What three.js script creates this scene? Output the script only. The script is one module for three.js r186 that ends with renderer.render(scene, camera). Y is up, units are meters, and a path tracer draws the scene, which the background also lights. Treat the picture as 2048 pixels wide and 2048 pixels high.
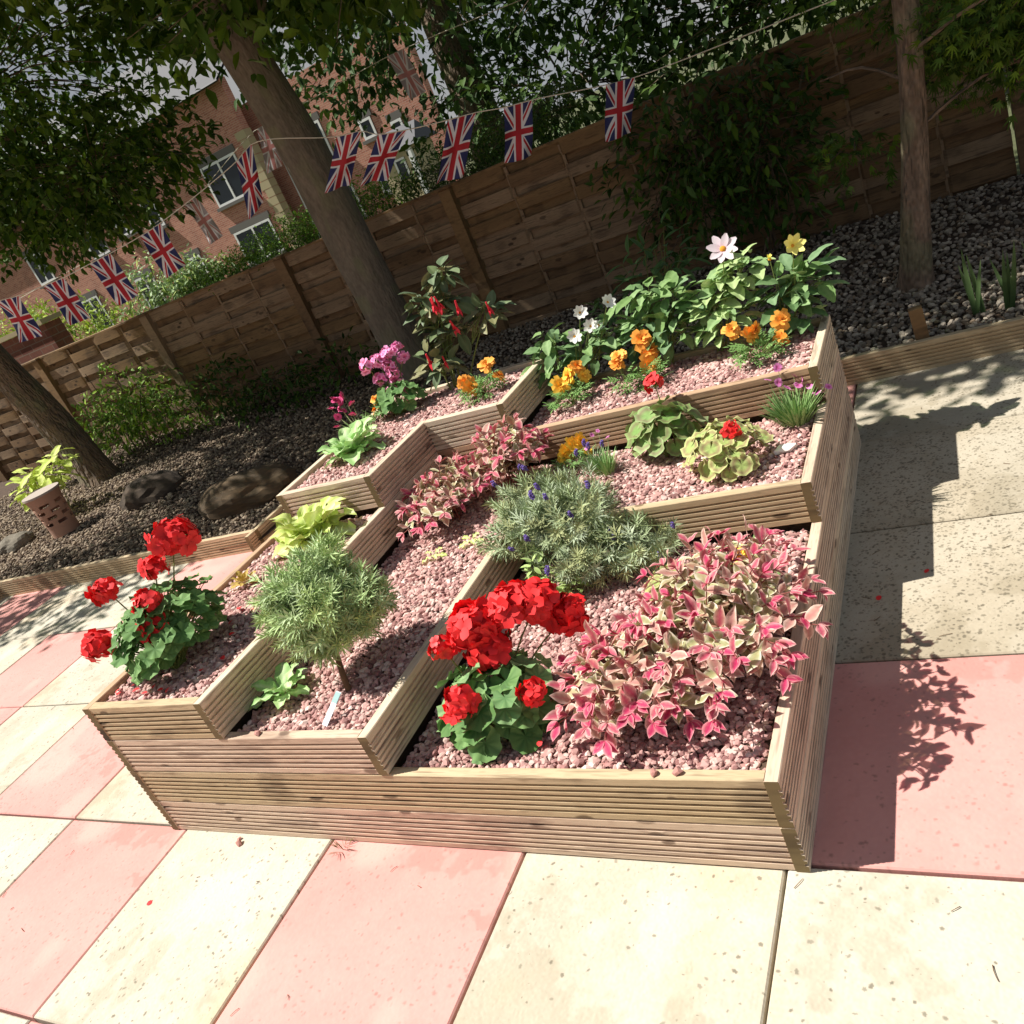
import * as THREE from 'three';
import { ConvexGeometry } from 'three/addons/geometries/ConvexGeometry.js';
import { mergeGeometries, mergeVertices } from 'three/addons/utils/BufferGeometryUtils.js';

// ---------------------------------------------------------------- camera, sky, sun, exposure
const scene = new THREE.Scene();
const camera = new THREE.PerspectiveCamera(62.2, 1, 0.05, 600);
camera.position.set(2.351, 1.441, 1.112);
camera.up.set(0.146, 0.841, -0.521);
camera.lookAt(2.351 - 0.508, 1.441 - 0.388, 1.112 - 0.769);

const renderer = new THREE.WebGLRenderer({ antialias: true });
renderer.setSize(1024, 1024);
renderer.toneMapping = THREE.LinearToneMapping;
renderer.toneMappingExposure = 1.7;
const SKY_LEVEL = 0.225;
renderer.shadowMap.enabled = true;

const sunDir = new THREE.Vector3(-0.62, 1, 0.15).normalize();   // towards the sun: high, from the left
{ // pale summer sky with thin broken cloud, brighter towards the horizon
  const w = 512, h = 256, a = new Float32Array(w * h * 4);
  const hs = (i, j, s) => { let q = Math.imul(i | 0, 374761393) + Math.imul(j | 0, 668265263) + Math.imul(s, 1442695041); q = Math.imul(q ^ (q >>> 13), 1274126177); return ((q ^ (q >>> 16)) >>> 0) / 4294967296; };
  const nz = (x, y, z, s) => { const X = Math.floor(x), Y = Math.floor(y), Z = Math.floor(z), f = (t) => t * t * (3 - 2 * t), u = f(x - X), v = f(y - Y), q = f(z - Z); let r = 0; for (let k = 0; k < 8; k++) r += hs(X + (k & 1) + 57 * (Z + (k >> 2)), Y + ((k >> 1) & 1), s) * ((k & 1) ? u : 1 - u) * ((k & 2) ? v : 1 - v) * ((k & 4) ? q : 1 - q); return r; };
  for (let j = 0; j < h; j++) for (let i = 0; i < w; i++) {
    const el = ((j + 0.5) / h - 0.5) * Math.PI, az = ((i + 0.5) / w) * Math.PI * 2, y = Math.sin(el), x = Math.cos(el) * Math.cos(az), z = Math.cos(el) * Math.sin(az), t = Math.pow(Math.max(0, y), 0.55);
    const n = nz(x * 3 + 9, y * 4 + 9, z * 3 + 9, 1) * 0.55 + nz(x * 7 + 20, y * 9 + 20, z * 7 + 20, 2) * 0.3 + nz(x * 16 + 40, y * 20 + 40, z * 16 + 40, 3) * 0.15, c = Math.min(1, Math.max(0, (n - 0.42) * 3.6));
    const o = (j * w + i) * 4, k = SKY_LEVEL;
    a[o] = k * ((0.95 - 0.55 * t) * (1 - c) + 1.02 * c); a[o + 1] = k * ((0.98 - 0.42 * t) * (1 - c) + 1.01 * c); a[o + 2] = k * ((1.02 - 0.20 * t) * (1 - c) + 1.0 * c); a[o + 3] = 1;
  }
  const tex = new THREE.DataTexture(a, w, h, THREE.RGBAFormat, THREE.FloatType);
  tex.mapping = THREE.EquirectangularReflectionMapping; tex.magFilter = THREE.LinearFilter; tex.minFilter = THREE.LinearFilter; tex.needsUpdate = true;
  scene.background = tex; scene.environment = tex;
}
const sun = new THREE.DirectionalLight(new THREE.Color(1, 0.962, 0.89), 4.6);
sun.position.copy(sunDir).multiplyScalar(40);
sun.castShadow = true;
sun.shadow.mapSize.set(4096, 4096);
Object.assign(sun.shadow.camera, { left: -14, right: 14, top: 14, bottom: -14, near: 1, far: 90 });
sun.shadow.radius = 1;
scene.add(sun, sun.target);

// ---------------------------------------------------------------- helpers
let seed = 12345;
const setSeed = (s) => { seed = s >>> 0; };
const rnd = () => { seed = (seed + 0x6D2B79F5) | 0; let t = Math.imul(seed ^ (seed >>> 15), 1 | seed); t = (t + Math.imul(t ^ (t >>> 7), 61 | t)) ^ t; return ((t ^ (t >>> 14)) >>> 0) / 4294967296; };
const rr = (a, b) => a + (b - a) * rnd();
const gauss = () => (rnd() + rnd() + rnd() + rnd() - 2) * 1.0;
const clamp = (x, a = 0, b = 1) => Math.min(b, Math.max(a, x));
const smooth = (a, b, x) => { const t = clamp((x - a) / (b - a)); return t * t * (3 - 2 * t); };
const V = (x, y, b) => new THREE.Vector3(x, y, -b);               // b runs away from the front of the planter
const v3 = (x, y, z) => new THREE.Vector3(x, y, z);
const hash = (i, j, s = 0) => { let h = Math.imul(i | 0, 374761393) + Math.imul(j | 0, 668265263) + Math.imul(s | 0, 1442695041); h = Math.imul(h ^ (h >>> 13), 1274126177); return ((h ^ (h >>> 16)) >>> 0) / 4294967296; };
// value noise; periods px, py (cells) make it tile
function vnoise(x, y, px, py, s = 0) {
  const xi = Math.floor(x), yi = Math.floor(y), fx = x - xi, fy = y - yi;
  const w = (t) => t * t * (3 - 2 * t), m = (a, n) => ((a % n) + n) % n;
  const g = (i, j) => hash(m(i, px), m(j, py), s);
  const a = g(xi, yi), b = g(xi + 1, yi), c = g(xi, yi + 1), d = g(xi + 1, yi + 1), u = w(fx), v = w(fy);
  return a + (b - a) * u + (c - a) * v + (a - b - c + d) * u * v;
}
const taken = new Map();
function numbered(name) { const n = taken.get(name) || 0; taken.set(name, n + 1); return n ? `${name}_${String(n).padStart(3, '0')}` : name; }
function thing(name, label, category, pos, group) {
  const o = new THREE.Group(); o.name = numbered(name); o.userData = { label, category };
  if (group) o.userData.group = group;
  if (pos) o.position.copy(pos);
  scene.add(o); return o;
}
function part(parent, name, geo, mat, label) {
  const m = new THREE.Mesh(geo, mat); m.name = name; m.castShadow = true; m.receiveShadow = true;
  if (label) m.userData.label = label;
  parent.add(m); return m;
}
function single(name, geo, mat, label, category, group) {
  const m = new THREE.Mesh(geo, mat); m.name = numbered(name); m.castShadow = true; m.receiveShadow = true;
  m.userData = { label, category }; if (group) m.userData.group = group;
  scene.add(m); return m;
}
function structure(name, geo, mat) {
  const m = geo ? new THREE.Mesh(geo, mat) : new THREE.Group(); m.name = numbered(name); m.castShadow = true; m.receiveShadow = true;
  m.userData = { kind: 'structure' }; scene.add(m); return m;
}
function dataTex(w, h, fn, { srgb = true, repeat = [1, 1] } = {}) {
  const a = new Uint8Array(w * h * 4);
  for (let j = 0; j < h; j++) for (let i = 0; i < w; i++) {
    const c = fn(i / w, j / h), o = (j * w + i) * 4;
    a[o] = clamp(c[0], 0, 255); a[o + 1] = clamp(c[1], 0, 255); a[o + 2] = clamp(c[2], 0, 255); a[o + 3] = c.length > 3 ? c[3] : 255;
  }
  const t = new THREE.DataTexture(a, w, h, THREE.RGBAFormat);
  if (srgb) t.colorSpace = THREE.SRGBColorSpace;
  t.wrapS = t.wrapT = THREE.RepeatWrapping; t.magFilter = THREE.LinearFilter; t.minFilter = THREE.LinearMipmapLinearFilter; t.generateMipmaps = true;
  t.repeat.set(...repeat); t.needsUpdate = true; return t;
}
const mix3 = (a, b, t) => [a[0] + (b[0] - a[0]) * t, a[1] + (b[1] - a[1]) * t, a[2] + (b[2] - a[2]) * t];
const hexv = (h) => [(h >> 16) & 255, (h >> 8) & 255, h & 255];
const std = (o) => new THREE.MeshStandardMaterial({ roughness: 0.85, metalness: 0, ...o });
function geom(pos, idx, uv, col) {
  const g = new THREE.BufferGeometry();
  g.setAttribute('position', new THREE.Float32BufferAttribute(pos, 3));
  if (uv) g.setAttribute('uv', new THREE.Float32BufferAttribute(uv, 2));
  if (col) g.setAttribute('color', new THREE.Float32BufferAttribute(col, 3));
  if (idx) g.setIndex(idx);
  g.computeVertexNormals(); return g;
}
function tubeGeo(pts, r0, r1, seg = 8, rad = 6, wob = 0, flare = 0) {
  const c = new THREE.CatmullRomCurve3(pts), pos = [], idx = [], uv = [];
  const fr = c.computeFrenetFrames(seg, false), len = c.getLength();
  for (let i = 0; i <= seg; i++) {
    const t = i / seg, p = c.getPointAt(t), r = (r0 + (r1 - r0) * t) * (1 + flare * Math.exp(-t * len / 0.13));
    for (let k = 0; k <= rad; k++) {
      const a = k / rad * Math.PI * 2, q = r * (1 + wob * Math.sin(a * 3 + i * 0.5) * 0.6 + wob * Math.sin(a * 2 - i * 0.4) * 0.6 + flare * 0.5 * Math.exp(-t * len / 0.1) * Math.sin(a * 5 + 1));
      pos.push(p.x + q * (Math.cos(a) * fr.normals[i].x + Math.sin(a) * fr.binormals[i].x), p.y + q * (Math.cos(a) * fr.normals[i].y + Math.sin(a) * fr.binormals[i].y), p.z + q * (Math.cos(a) * fr.normals[i].z + Math.sin(a) * fr.binormals[i].z));
      uv.push(k / rad * Math.PI * 2 * r0, t * len);
    }
  }
  const n = rad + 1;
  for (let i = 0; i < seg; i++) for (let k = 0; k < rad; k++) { const a = i * n + k; idx.push(a, a + 1, a + n, a + 1, a + n + 1, a + n); }
  return geom(pos, idx, uv);
}
// a box with metre uvs and chamfered edges; centred on x and z, from y0 up
function slabGeo(sx, sy, sz, ch, u0 = 0, v0 = 0) {
  const hx = sx / 2, hz = sz / 2, pos = [], idx = [], uv = [];
  const ring = (x, y, z) => { const b = pos.length / 3; for (const [a, c] of [[-1, -1], [1, -1], [1, 1], [-1, 1]]) { pos.push(a * x, y, c * z); } return b; };
  const P = [];
  const quad = (a, b, c, d) => { const o = pos.length / 3; for (const q of [a, b, c, d]) { pos.push(...q); uv.push(q[0] + q[1] * 0.3 + u0, q[2] + q[1] * 0.3 + v0); } idx.push(o, o + 1, o + 2, o, o + 2, o + 3); };
  const C = (x, y, z) => [[-x, y, -z], [x, y, -z], [x, y, z], [-x, y, z]];
  const t = C(hx - ch, sy, hz - ch), m = C(hx, sy - ch, hz), b = C(hx, 0, hz);
  quad(t[3], t[2], t[1], t[0]);
  for (let k = 0; k < 4; k++) { const n = (k + 1) % 4; quad(m[k], t[k], t[n], m[n]); quad(b[k], m[k], m[n], b[n]); }
  quad(b[0], b[1], b[2], b[3]);
  return geom(pos, idx, uv);
}
// ---------------------------------------------------------------- materials of the setting
function woodTex(base, dark, light, s, knots = 5) {
  const kn = []; setSeed(900 + s); for (let i = 0; i < knots; i++) kn.push([rnd(), rnd(), rr(0.006, 0.014), rr(0.6, 1)]);
  return dataTex(1024, 256, (u, v) => {
    let warp = 0, kd = 0;
    for (const [ku, kv, kr, ks] of kn) {
      let du = Math.abs(u - ku); du = Math.min(du, 1 - du) * 1.6; let dv = v - kv; dv -= Math.round(dv); dv *= 0.4;
      const q = Math.hypot(du * 0.45, dv) / kr; warp += Math.exp(-q * q * 0.5) * 0.05 * Math.sign(dv); kd = Math.max(kd, ks * (1 - smooth(0.7, 1.3, q)));
    }
    const vv = v + warp;
    const big = vnoise(u * 4, vv * 5, 4, 5, s), streak = vnoise(u * 10, vv * 46, 10, 46, s + 1), fine = vnoise(u * 60, vv * 128, 60, 128, s + 2), stain = vnoise(u * 9, vv * 4, 9, 4, s + 3);
    let c = mix3(base, light, clamp(big * 0.7 + streak * 0.55 - 0.35));
    c = mix3(c, dark, clamp((fine - 0.5) * 0.5 + smooth(0.6, 0.9, streak) * 0.5 + smooth(0.68, 0.9, stain) * 0.4));
    return mix3(c, [dark[0] * 0.6, dark[1] * 0.55, dark[2] * 0.5], kd * 0.75);
  }, { repeat: [1 / 1.3, 1 / 0.32] });
}
const deckTexA = woodTex(hexv(0xccb89d), hexv(0x8c7864), hexv(0xe2d4be), 11, 8);
const deckTexB = woodTex(hexv(0xc7ae96), hexv(0x876e5e), hexv(0xdcc8b2), 37, 8);
const fenceTex = woodTex(hexv(0x8f775d), hexv(0x574737), hexv(0xad9375), 71, 7);
const deckMats = [std({ map: deckTexA, roughness: 0.82 }), std({ map: deckTexB, roughness: 0.82 }), std({ map: deckTexA, color: 0xe6e0cf, roughness: 0.85 }), std({ map: deckTexB, color: 0xe9dccb, roughness: 0.85 })];
const endGrain = std({ map: deckTexA, color: 0x8a8064, roughness: 0.95 });                  // sawn ends, stained dark by the preservative
const deckSets = deckMats.map((m) => [m, endGrain]);
const fenceMats = [std({ map: fenceTex }), std({ map: fenceTex, color: 0xd9cdbb }), std({ map: fenceTex, color: 0xe8dcc0 })];
const soilMat = std({ map: dataTex(128, 128, (u, v) => { const n = vnoise(u * 32, v * 32, 32, 32, 5), f = vnoise(u * 128, v * 128, 128, 128, 6); return mix3([52, 40, 32], [98, 78, 62], n * 0.6 + f * 0.4); }, { repeat: [2, 2] }), roughness: 1 });

// ---------------------------------------------------------------- ground and paving
{
  const g = new THREE.PlaneGeometry(400, 400); g.rotateX(-Math.PI / 2);
  const t = dataTex(256, 256, (u, v) => { const n = vnoise(u * 8, v * 8, 8, 8, 3), f = vnoise(u * 128, v * 128, 128, 128, 4); return mix3([64, 66, 44], [92, 98, 58], n * 0.5 + f * 0.5); }, { repeat: [120, 120] });
  structure('ground', g, std({ map: t, roughness: 1 })).position.y = -0.045;
}
const SX = -0.542, SZ = 0.0174, SL = 0.6;
{
  const paving = structure('paving');
  // pits, lichen spots and dirt: small blots with outlines of their own, in patches
  const blots = (n, sd, rmax) => {
    const N = 1024, a = new Float32Array(N * N); setSeed(sd);
    for (let k = 0; k < n; k++) {
      const x = rnd(), y = rnd(); if (vnoise(x * 5, y * 5, 5, 5, sd) * 0.6 + vnoise(x * 14, y * 14, 14, 14, sd + 1) * 0.4 < rr(0.25, 0.75)) continue;
      const r = 0.8 + Math.pow(rnd(), 3) * rmax, st = rr(0.5, 1), an = rr(0, 3.14), ca = Math.cos(an), sa = Math.sin(an), el = rr(0.5, 1), e = Math.ceil(r + 1), ph = rr(0, 6);
      for (let dy = -e; dy <= e; dy++) for (let dx = -e; dx <= e; dx++) {
        const u = dx * ca + dy * sa, v = (-dx * sa + dy * ca) / el, q = Math.hypot(u, v) / (r * (1 + 0.18 * Math.sin(2 * Math.atan2(v, u) + ph) + 0.12 * Math.sin(5 * Math.atan2(v, u) + ph * 3)));
        if (q < 1.2) { const o = ((Math.floor(y * N) + dy + N) % N) * N + (Math.floor(x * N) + dx + N) % N; a[o] = Math.max(a[o], st * clamp((1.2 - q) * 3)); }
      }
    }
    return (u, v) => a[Math.floor(v * N) * N + Math.floor(u * N)];
  };
  const creamTex = (s, nb, warm) => { const bl = blots(nb, s + 100, 2.2); return dataTex(1024, 1024, (u, v) => {
    const a = vnoise(u * 6, v * 6, 6, 6, s), b = vnoise(u * 24, v * 24, 24, 24, s + 1), f = vnoise(u * 300, v * 300, 300, 300, s + 2);
    let c = mix3([172, 163, 145], [202, 194, 177], a * 0.45 + b * 0.3 + f * 0.3);
    c = mix3(c, [198, 170, 132], smooth(0.55, 0.85, vnoise(u * 5, v * 4, 5, 4, s + 5) * 0.8 + vnoise(u * 20, v * 18, 20, 18, s + 6) * 0.2) * warm);
    const st = vnoise(u * 7, v * 8, 7, 8, s + 15) * 0.55 + vnoise(u * 26, v * 24, 26, 24, s + 16) * 0.3 + vnoise(u * 90, v * 90, 90, 90, s + 17) * 0.15;
    c = mix3(c, [142, 130, 106], smooth(0.55, 0.66, st) * 0.26);          // old damp stains with a ragged edge
    c = mix3(c, [208, 201, 186], smooth(0.58, 0.7, 1 - st) * 0.35);
    return mix3(c, [100, 93, 78], bl(u, v) * 0.72);
  }, { repeat: [1 / 1.8, 1 / 1.8] }); };
  const pinkBlots = blots(12000, 340, 2.0);
  const pinkTex = dataTex(512, 512, (u, v) => {
    const a = vnoise(u * 6, v * 6, 6, 6, 21), b = vnoise(u * 28, v * 28, 28, 28, 22), f = vnoise(u * 220, v * 220, 220, 220, 23);
    let c = mix3([198, 138, 130], [214, 157, 148], a * 0.5 + b * 0.3 + f * 0.25);
    c = mix3(c, [136, 98, 90], pinkBlots(u, v) * 0.55);
    { const st = vnoise(u * 6, v * 7, 6, 7, 27) * 0.5 + vnoise(u * 30, v * 26, 30, 26, 28) * 0.3 + vnoise(u * 110, v * 110, 110, 110, 29) * 0.2; c = mix3(c, [162, 112, 102], smooth(0.57, 0.64, st) * 0.35); }
    return mix3(c, [222, 172, 160], smooth(0.62, 0.9, vnoise(u * 12, v * 9, 12, 9, 26)) * 0.5);
  }, { repeat: [1 / 1.8, 1 / 1.8] });
  const bump = dataTex(256, 256, (u, v) => { const n = 128 + 90 * (vnoise(u * 128, v * 128, 128, 128, 31) - 0.5) + 60 * (vnoise(u * 40, v * 40, 40, 40, 32) - 0.5); return [n, n, n]; }, { srgb: false, repeat: [1 / 0.6, 1 / 0.6] });
  const creamPale = std({ map: creamTex(41, 7000, 0.55), bumpMap: bump, bumpScale: 0.0022, roughness: 0.9 }), creamOld = std({ map: creamTex(61, 42000, 0.1), color: 0xe6e3de, bumpMap: bump, bumpScale: 0.0016, roughness: 0.92 }), pink = std({ map: pinkTex, bumpMap: bump, bumpScale: 0.0012, roughness: 0.88 });
  const geos = []; for (let k = 0; k < 6; k++) geos.push(slabGeo(SL - 0.007, 0.04, SL - 0.007, 0.0035, k * 0.37, k * 0.53));
  // colours read off the photograph, 1 = pink
  const known = { '-1,-1': 0, '0,-1': 1, '1,-1': 0, '2,-1': 1, '3,-1': 0, '4,-1': 0, '5,-1': 1, '-2,-1': 1, '-1,0': 1, '0,0': 0, '-2,0': 0, '-3,0': 1, '4,0': 1, '5,0': 0, '-4,1': 0, '-3,1': 1, '-2,1': 0, '-1,1': 1, '4,1': 0, '5,1': 0, '-5,2': 1, '-4,2': 0, '-3,2': 0, '-2,2': 1, '-1,2': 1, '4,2': 0, '5,2': 0, '4,3': 0, '3,3': 1, '5,3': 0, '-5,1': 1, '-4,0': 0 };
  setSeed(5);
  for (let j = -5; j <= 3; j++) for (let i = -13; i <= 8; i++) {
    const key = i + ',' + j, isPink = key in known ? known[key] : ((i + j) & 1);
    const m = part(paving, 'slab', geos[Math.floor(rnd() * 6)], isPink ? pink : (i >= 3 && j >= 0 ? creamOld : creamPale));
    m.position.set(SX + (i + 0.5) * SL, -0.04 + rr(-0.0015, 0.0015), -(SZ + (j + 0.5) * SL));
    m.rotation.y = 0; m.rotation.x = rr(-0.0015, 0.0015); m.rotation.z = rr(-0.0015, 0.0015);
  }
}

// ---------------------------------------------------------------- the stepped timber planter
// one grooved decking board, lying along +x from 0 to len, its grooved face at z = 0 facing +z, from y = 0 up
const HB = 0.1232, TH = 0.028;
const boardCache = new Map();
function boardGeo(len, variant = 0) {
  const key = len.toFixed(3) + '|' + variant; if (boardCache.has(key)) return boardCache.get(key);
  const H = HB - 0.0022, face = [];                                 // (y, z) along the grooved face, bottom to top
  face.push([0, -0.002], [0.002, 0]);
  const g0 = 0.0165, gp = 0.0154, gw = 0.0078, gd = 0.006;
  for (let k = 0; k < 6; k++) { const y = g0 + k * gp; face.push([y, 0], [y + 0.001, -gd], [y + gw - 0.001, -gd], [y + gw, 0]); }
  face.push([H - 0.002, 0], [H, -0.002]);
  const loop = [...face, [H, -TH + 0.002], [H - 0.002, -TH], [0.002, -TH], [0, -TH + 0.002]];
  const pos = [], uv = [], idx = [], v0 = variant * 0.137, u0 = variant * 0.31; let acc = 0;
  for (let k = 0; k < loop.length; k++) {
    const a = loop[k], b = loop[(k + 1) % loop.length], l = Math.hypot(a[0] - b[0], a[1] - b[1]), o = pos.length / 3;
    pos.push(0, a[0], a[1], len, a[0], a[1], len, b[0], b[1], 0, b[0], b[1]);
    uv.push(u0, v0 + acc, u0 + len, v0 + acc, u0 + len, v0 + acc + l, u0, v0 + acc + l); acc += l;
    idx.push(o, o + 1, o + 2, o, o + 2, o + 3);
  }
  const sideCount = idx.length;
  const sh = loop.map(([y, z]) => new THREE.Vector2(z, y)), tri = THREE.ShapeUtils.triangulateShape(sh, []);
  for (const [x, flip] of [[0, 1], [len, 0]]) {
    const o = pos.length / 3; for (const p of sh) { pos.push(x, p.y, p.x); uv.push(u0 + p.x * 0.4, v0 + p.y * 0.3); }
    for (const t of tri) flip ? idx.push(o + t[0], o + t[1], o + t[2]) : idx.push(o + t[0], o + t[2], o + t[1]);
  }
  const gi = geom(pos, idx, uv); gi.addGroup(0, sideCount, 0); gi.addGroup(sideCount, idx.length - sideCount, 1);
  const g = gi.toNonIndexed(); g.computeVertexNormals(); boardCache.set(key, g); return g;
}
const PW = 1.906, X1 = 0.5066, X2 = 0.9913, Z1 = 0.894, Z2 = 1.376, PD = 1.821, ZA = 0.973, XD = 0.858, X0 = 0.06;
const planter = thing('stepped_planter', 'stepped raised planter of grooved timber decking boards, five terraces high, on paving', 'planter');
{
  setSeed(77); let n = 0;
  const board = (name, len, x, lvl, b, turn) => { const m = part(planter, name, boardGeo(len, n % 5), deckSets[Math.floor(rnd() * 4)]); n++; m.position.set(x, lvl * HB + 0.001, -b); m.rotation.y = turn; return m; };
  // faces: front = -b side (turn 0), right = +x side (turn 90 degrees), left = -x side
  const front = (xa, xb, lvl, b) => board('decking_board', xb - xa, xa, lvl, b, 0);
  const right = (x, ba, bb, lvl) => board('decking_board', bb - ba, x, lvl, ba, Math.PI / 2);
  const left = (x, ba, bb, lvl) => board('decking_board', bb - ba, x, lvl, bb, -Math.PI / 2);
  const back = (xa, xb, lvl, b) => board('decking_board', xb - xa, xb, lvl, b, Math.PI);
  const F = 0.002;
  for (const l of [0, 1]) { front(TH, PW - TH, l, F); right(PW, 0, PD, l); }
  for (const l of [0, 1, 2, 3]) { left(0, 0, PD, l); back(TH, PW - TH, l, PD - 0.002); }
  front(TH, X2 - TH, 2, F); front(TH, X1 - TH, 3, F);
  right(PW, Z1, PD, 2); right(PW, Z2, PD, 3);
  right(X2, 0, Z1 + TH, 2); right(X1, 0, Z2 + TH, 3); right(X1, ZA, Z2 + TH, 4);
  front(X2, PW - TH, 2, Z1 + F); front(X1, PW - TH, 3, Z2 + F);
  front(X1, XD - TH, 4, Z2 + F); front(X0 + TH, X1 - TH, 4, ZA + F);
  left(X0, ZA, PD, 4); right(XD, Z2, PD, 4); back(X0 + TH, XD - TH, 4, PD - 0.002);
  // compost filling under the gravel
  const fill = (xa, xb, ba, bb, y) => { const g = new THREE.BoxGeometry(xb - xa, y - 0.01, bb - ba); const m = part(planter, 'compost', g, soilMat); m.position.set((xa + xb) / 2, (y + 0.01) / 2, -(ba + bb) / 2); };
  const e = TH + 0.003;
  fill(X2 + 0.001, PW - e, e, Z1 - 0.002, 2 * HB - 0.024);
  fill(X1 + 0.001, X2 - e, e, Z2 - 0.002, 3 * HB - 0.024); fill(X2 + 0.002, PW - e, Z1 + e, Z2 - 0.002, 3 * HB - 0.0235);
  fill(e, X1 - e, e, ZA - 0.002, 4 * HB - 0.024); fill(XD + 0.001, PW - e, Z2 + e, PD - e, 4 * HB - 0.024);
  fill(X0 + e, X1 - e, ZA + e, PD - e, 5 * HB - 0.024); fill(X1 - e + 0.001, XD - e, Z2 + e, PD - e, 5 * HB - 0.0235);
}

// ---------------------------------------------------------------- gravel
function stoneGeo(s, flat = 0.66, n = 13) {                            // an angular broken chip
  setSeed(s); const pts = [];
  for (let k = 0; k < n; k++) { const y = 1 - (k + 0.5) / n * 2, a = k * 2.39996 + rr(-0.5, 0.5), q = Math.sqrt(1 - y * y), r = rr(0.72, 1.12); pts.push(v3(Math.cos(a) * q * r * 1.15, y * r * flat, Math.sin(a) * q * r * 0.85)); }
  const g = new ConvexGeometry(pts); g.deleteAttribute('uv'); g.computeVertexNormals(); return g;
}
const pinkStone = stoneGeo(3), greyStone = stoneGeo(9, 0.7, 20);
const stoneMat = std({ color: 0xffffff, roughness: 0.93 });
const pinkPal = [0xc9a49a, 0xbd938b, 0xd2b3a9, 0xb08580, 0xc6a098, 0xdcc4ba, 0x9a6e69, 0xcbaaa1, 0xb78d86, 0xbf9790, 0x8a625e].map((h) => new THREE.Color(h));
const greyPal = [0x8b8072, 0x9f9384, 0x736759, 0xb5a998, 0x84725f, 0x93877a, 0x635a50].map((h) => new THREE.Color(h));
const barkPal = [0x8a7a68, 0x6b5a4a, 0xa3937e, 0x57493d, 0x94826c, 0x786652].map((h) => new THREE.Color(h));
function gravelField(name, label, geo, pal, inside, box, y, sp, r, layers, bumpY = 0.004) {
  const M = [], C = [], q = new THREE.Quaternion(), e = new THREE.Euler(), c = new THREE.Color();
  const [xa, xb, ba, bb] = box;
  for (let l = 0; l < layers; l++) for (let x = xa; x < xb; x += sp) for (let b = ba; b < bb; b += sp) {
    const px = x + rr(0, sp), pb = b + rr(0, sp), sc = r * (0.6 + 0.85 * rnd() * rnd() + 0.25 * rnd());
    if (!inside(px, pb, sc)) continue;
    e.set(gauss() * 0.5, rr(0, 6.28), gauss() * 0.5); q.setFromEuler(e);
    const yy = y(px, pb) + (l - layers + 1) * r * 0.55 + rr(-0.25, 0.5) * r + bumpY * (vnoise(px * 9, pb * 9, 999, 999, 2) - 0.5);
    M.push(new THREE.Matrix4().compose(v3(px, yy, -pb), q, v3(sc, sc * rr(0.8, 1.25), sc * rr(0.8, 1.2))));
    C.push(c.copy(pal[Math.floor(rnd() * pal.length)]).multiplyScalar(rr(0.85, 1.12)).clone());
  }
  const im = new THREE.InstancedMesh(geo, stoneMat, M.length); im.name = numbered(name);
  M.forEach((m, i) => { im.setMatrixAt(i, m); im.setColorAt(i, C[i]); });
  im.castShadow = im.receiveShadow = true; im.userData = { kind: 'stuff', label, category: 'gravel' }; scene.add(im); return im;
}
{
  setSeed(404); const R = 0.0098, S = 0.0128, e = TH + 0.006;
  const rect = (xa, xb, ba, bb) => (x, b, r) => x > xa + r * 0.5 && x < xb - r * 0.5 && b > ba + r * 0.5 && b < bb - r * 0.5;
  const lv = (n) => () => n * HB - 0.019;
  gravelField('gravel', 'pink stone chippings on the lowest front corner terrace', pinkStone, pinkPal, rect(X2, PW - e, e, Z1), [X2, PW, 0, Z1], lv(2), S, R, 2);
  const a3 = rect(X1, X2 - e, e, Z2), b3 = rect(X2 - e - 0.02, PW - e, Z1 + e, Z2);
  gravelField('gravel', 'pink stone chippings on the second terrace around the lavender standard', pinkStone, pinkPal, (x, b, r) => a3(x, b, r) || b3(x, b, r), [X1, PW, 0, Z2], lv(3), S, R, 2);
  gravelField('gravel', 'pink stone chippings on the narrow terrace along the left side', pinkStone, pinkPal, rect(e, X1 - e, e, ZA), [0, X1, 0, ZA], lv(4), S, R, 2);
  gravelField('gravel', 'pink stone chippings under the dahlias at the back right', pinkStone, pinkPal, rect(XD, PW - e, Z2 + e, PD - e), [XD, PW, Z2, PD], lv(4), S, R, 2);
  const a5 = rect(X0 + e, X1 - e, ZA + e, PD - e), b5 = rect(X1 - e - 0.02, XD - e, Z2 + e, PD - e);
  gravelField('gravel', 'pink stone chippings on the topmost terrace under the fuchsia', pinkStone, pinkPal, (x, b, r) => a5(x, b, r) || b5(x, b, r), [0, XD, ZA, PD], lv(5), S, R, 2);
}

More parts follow.
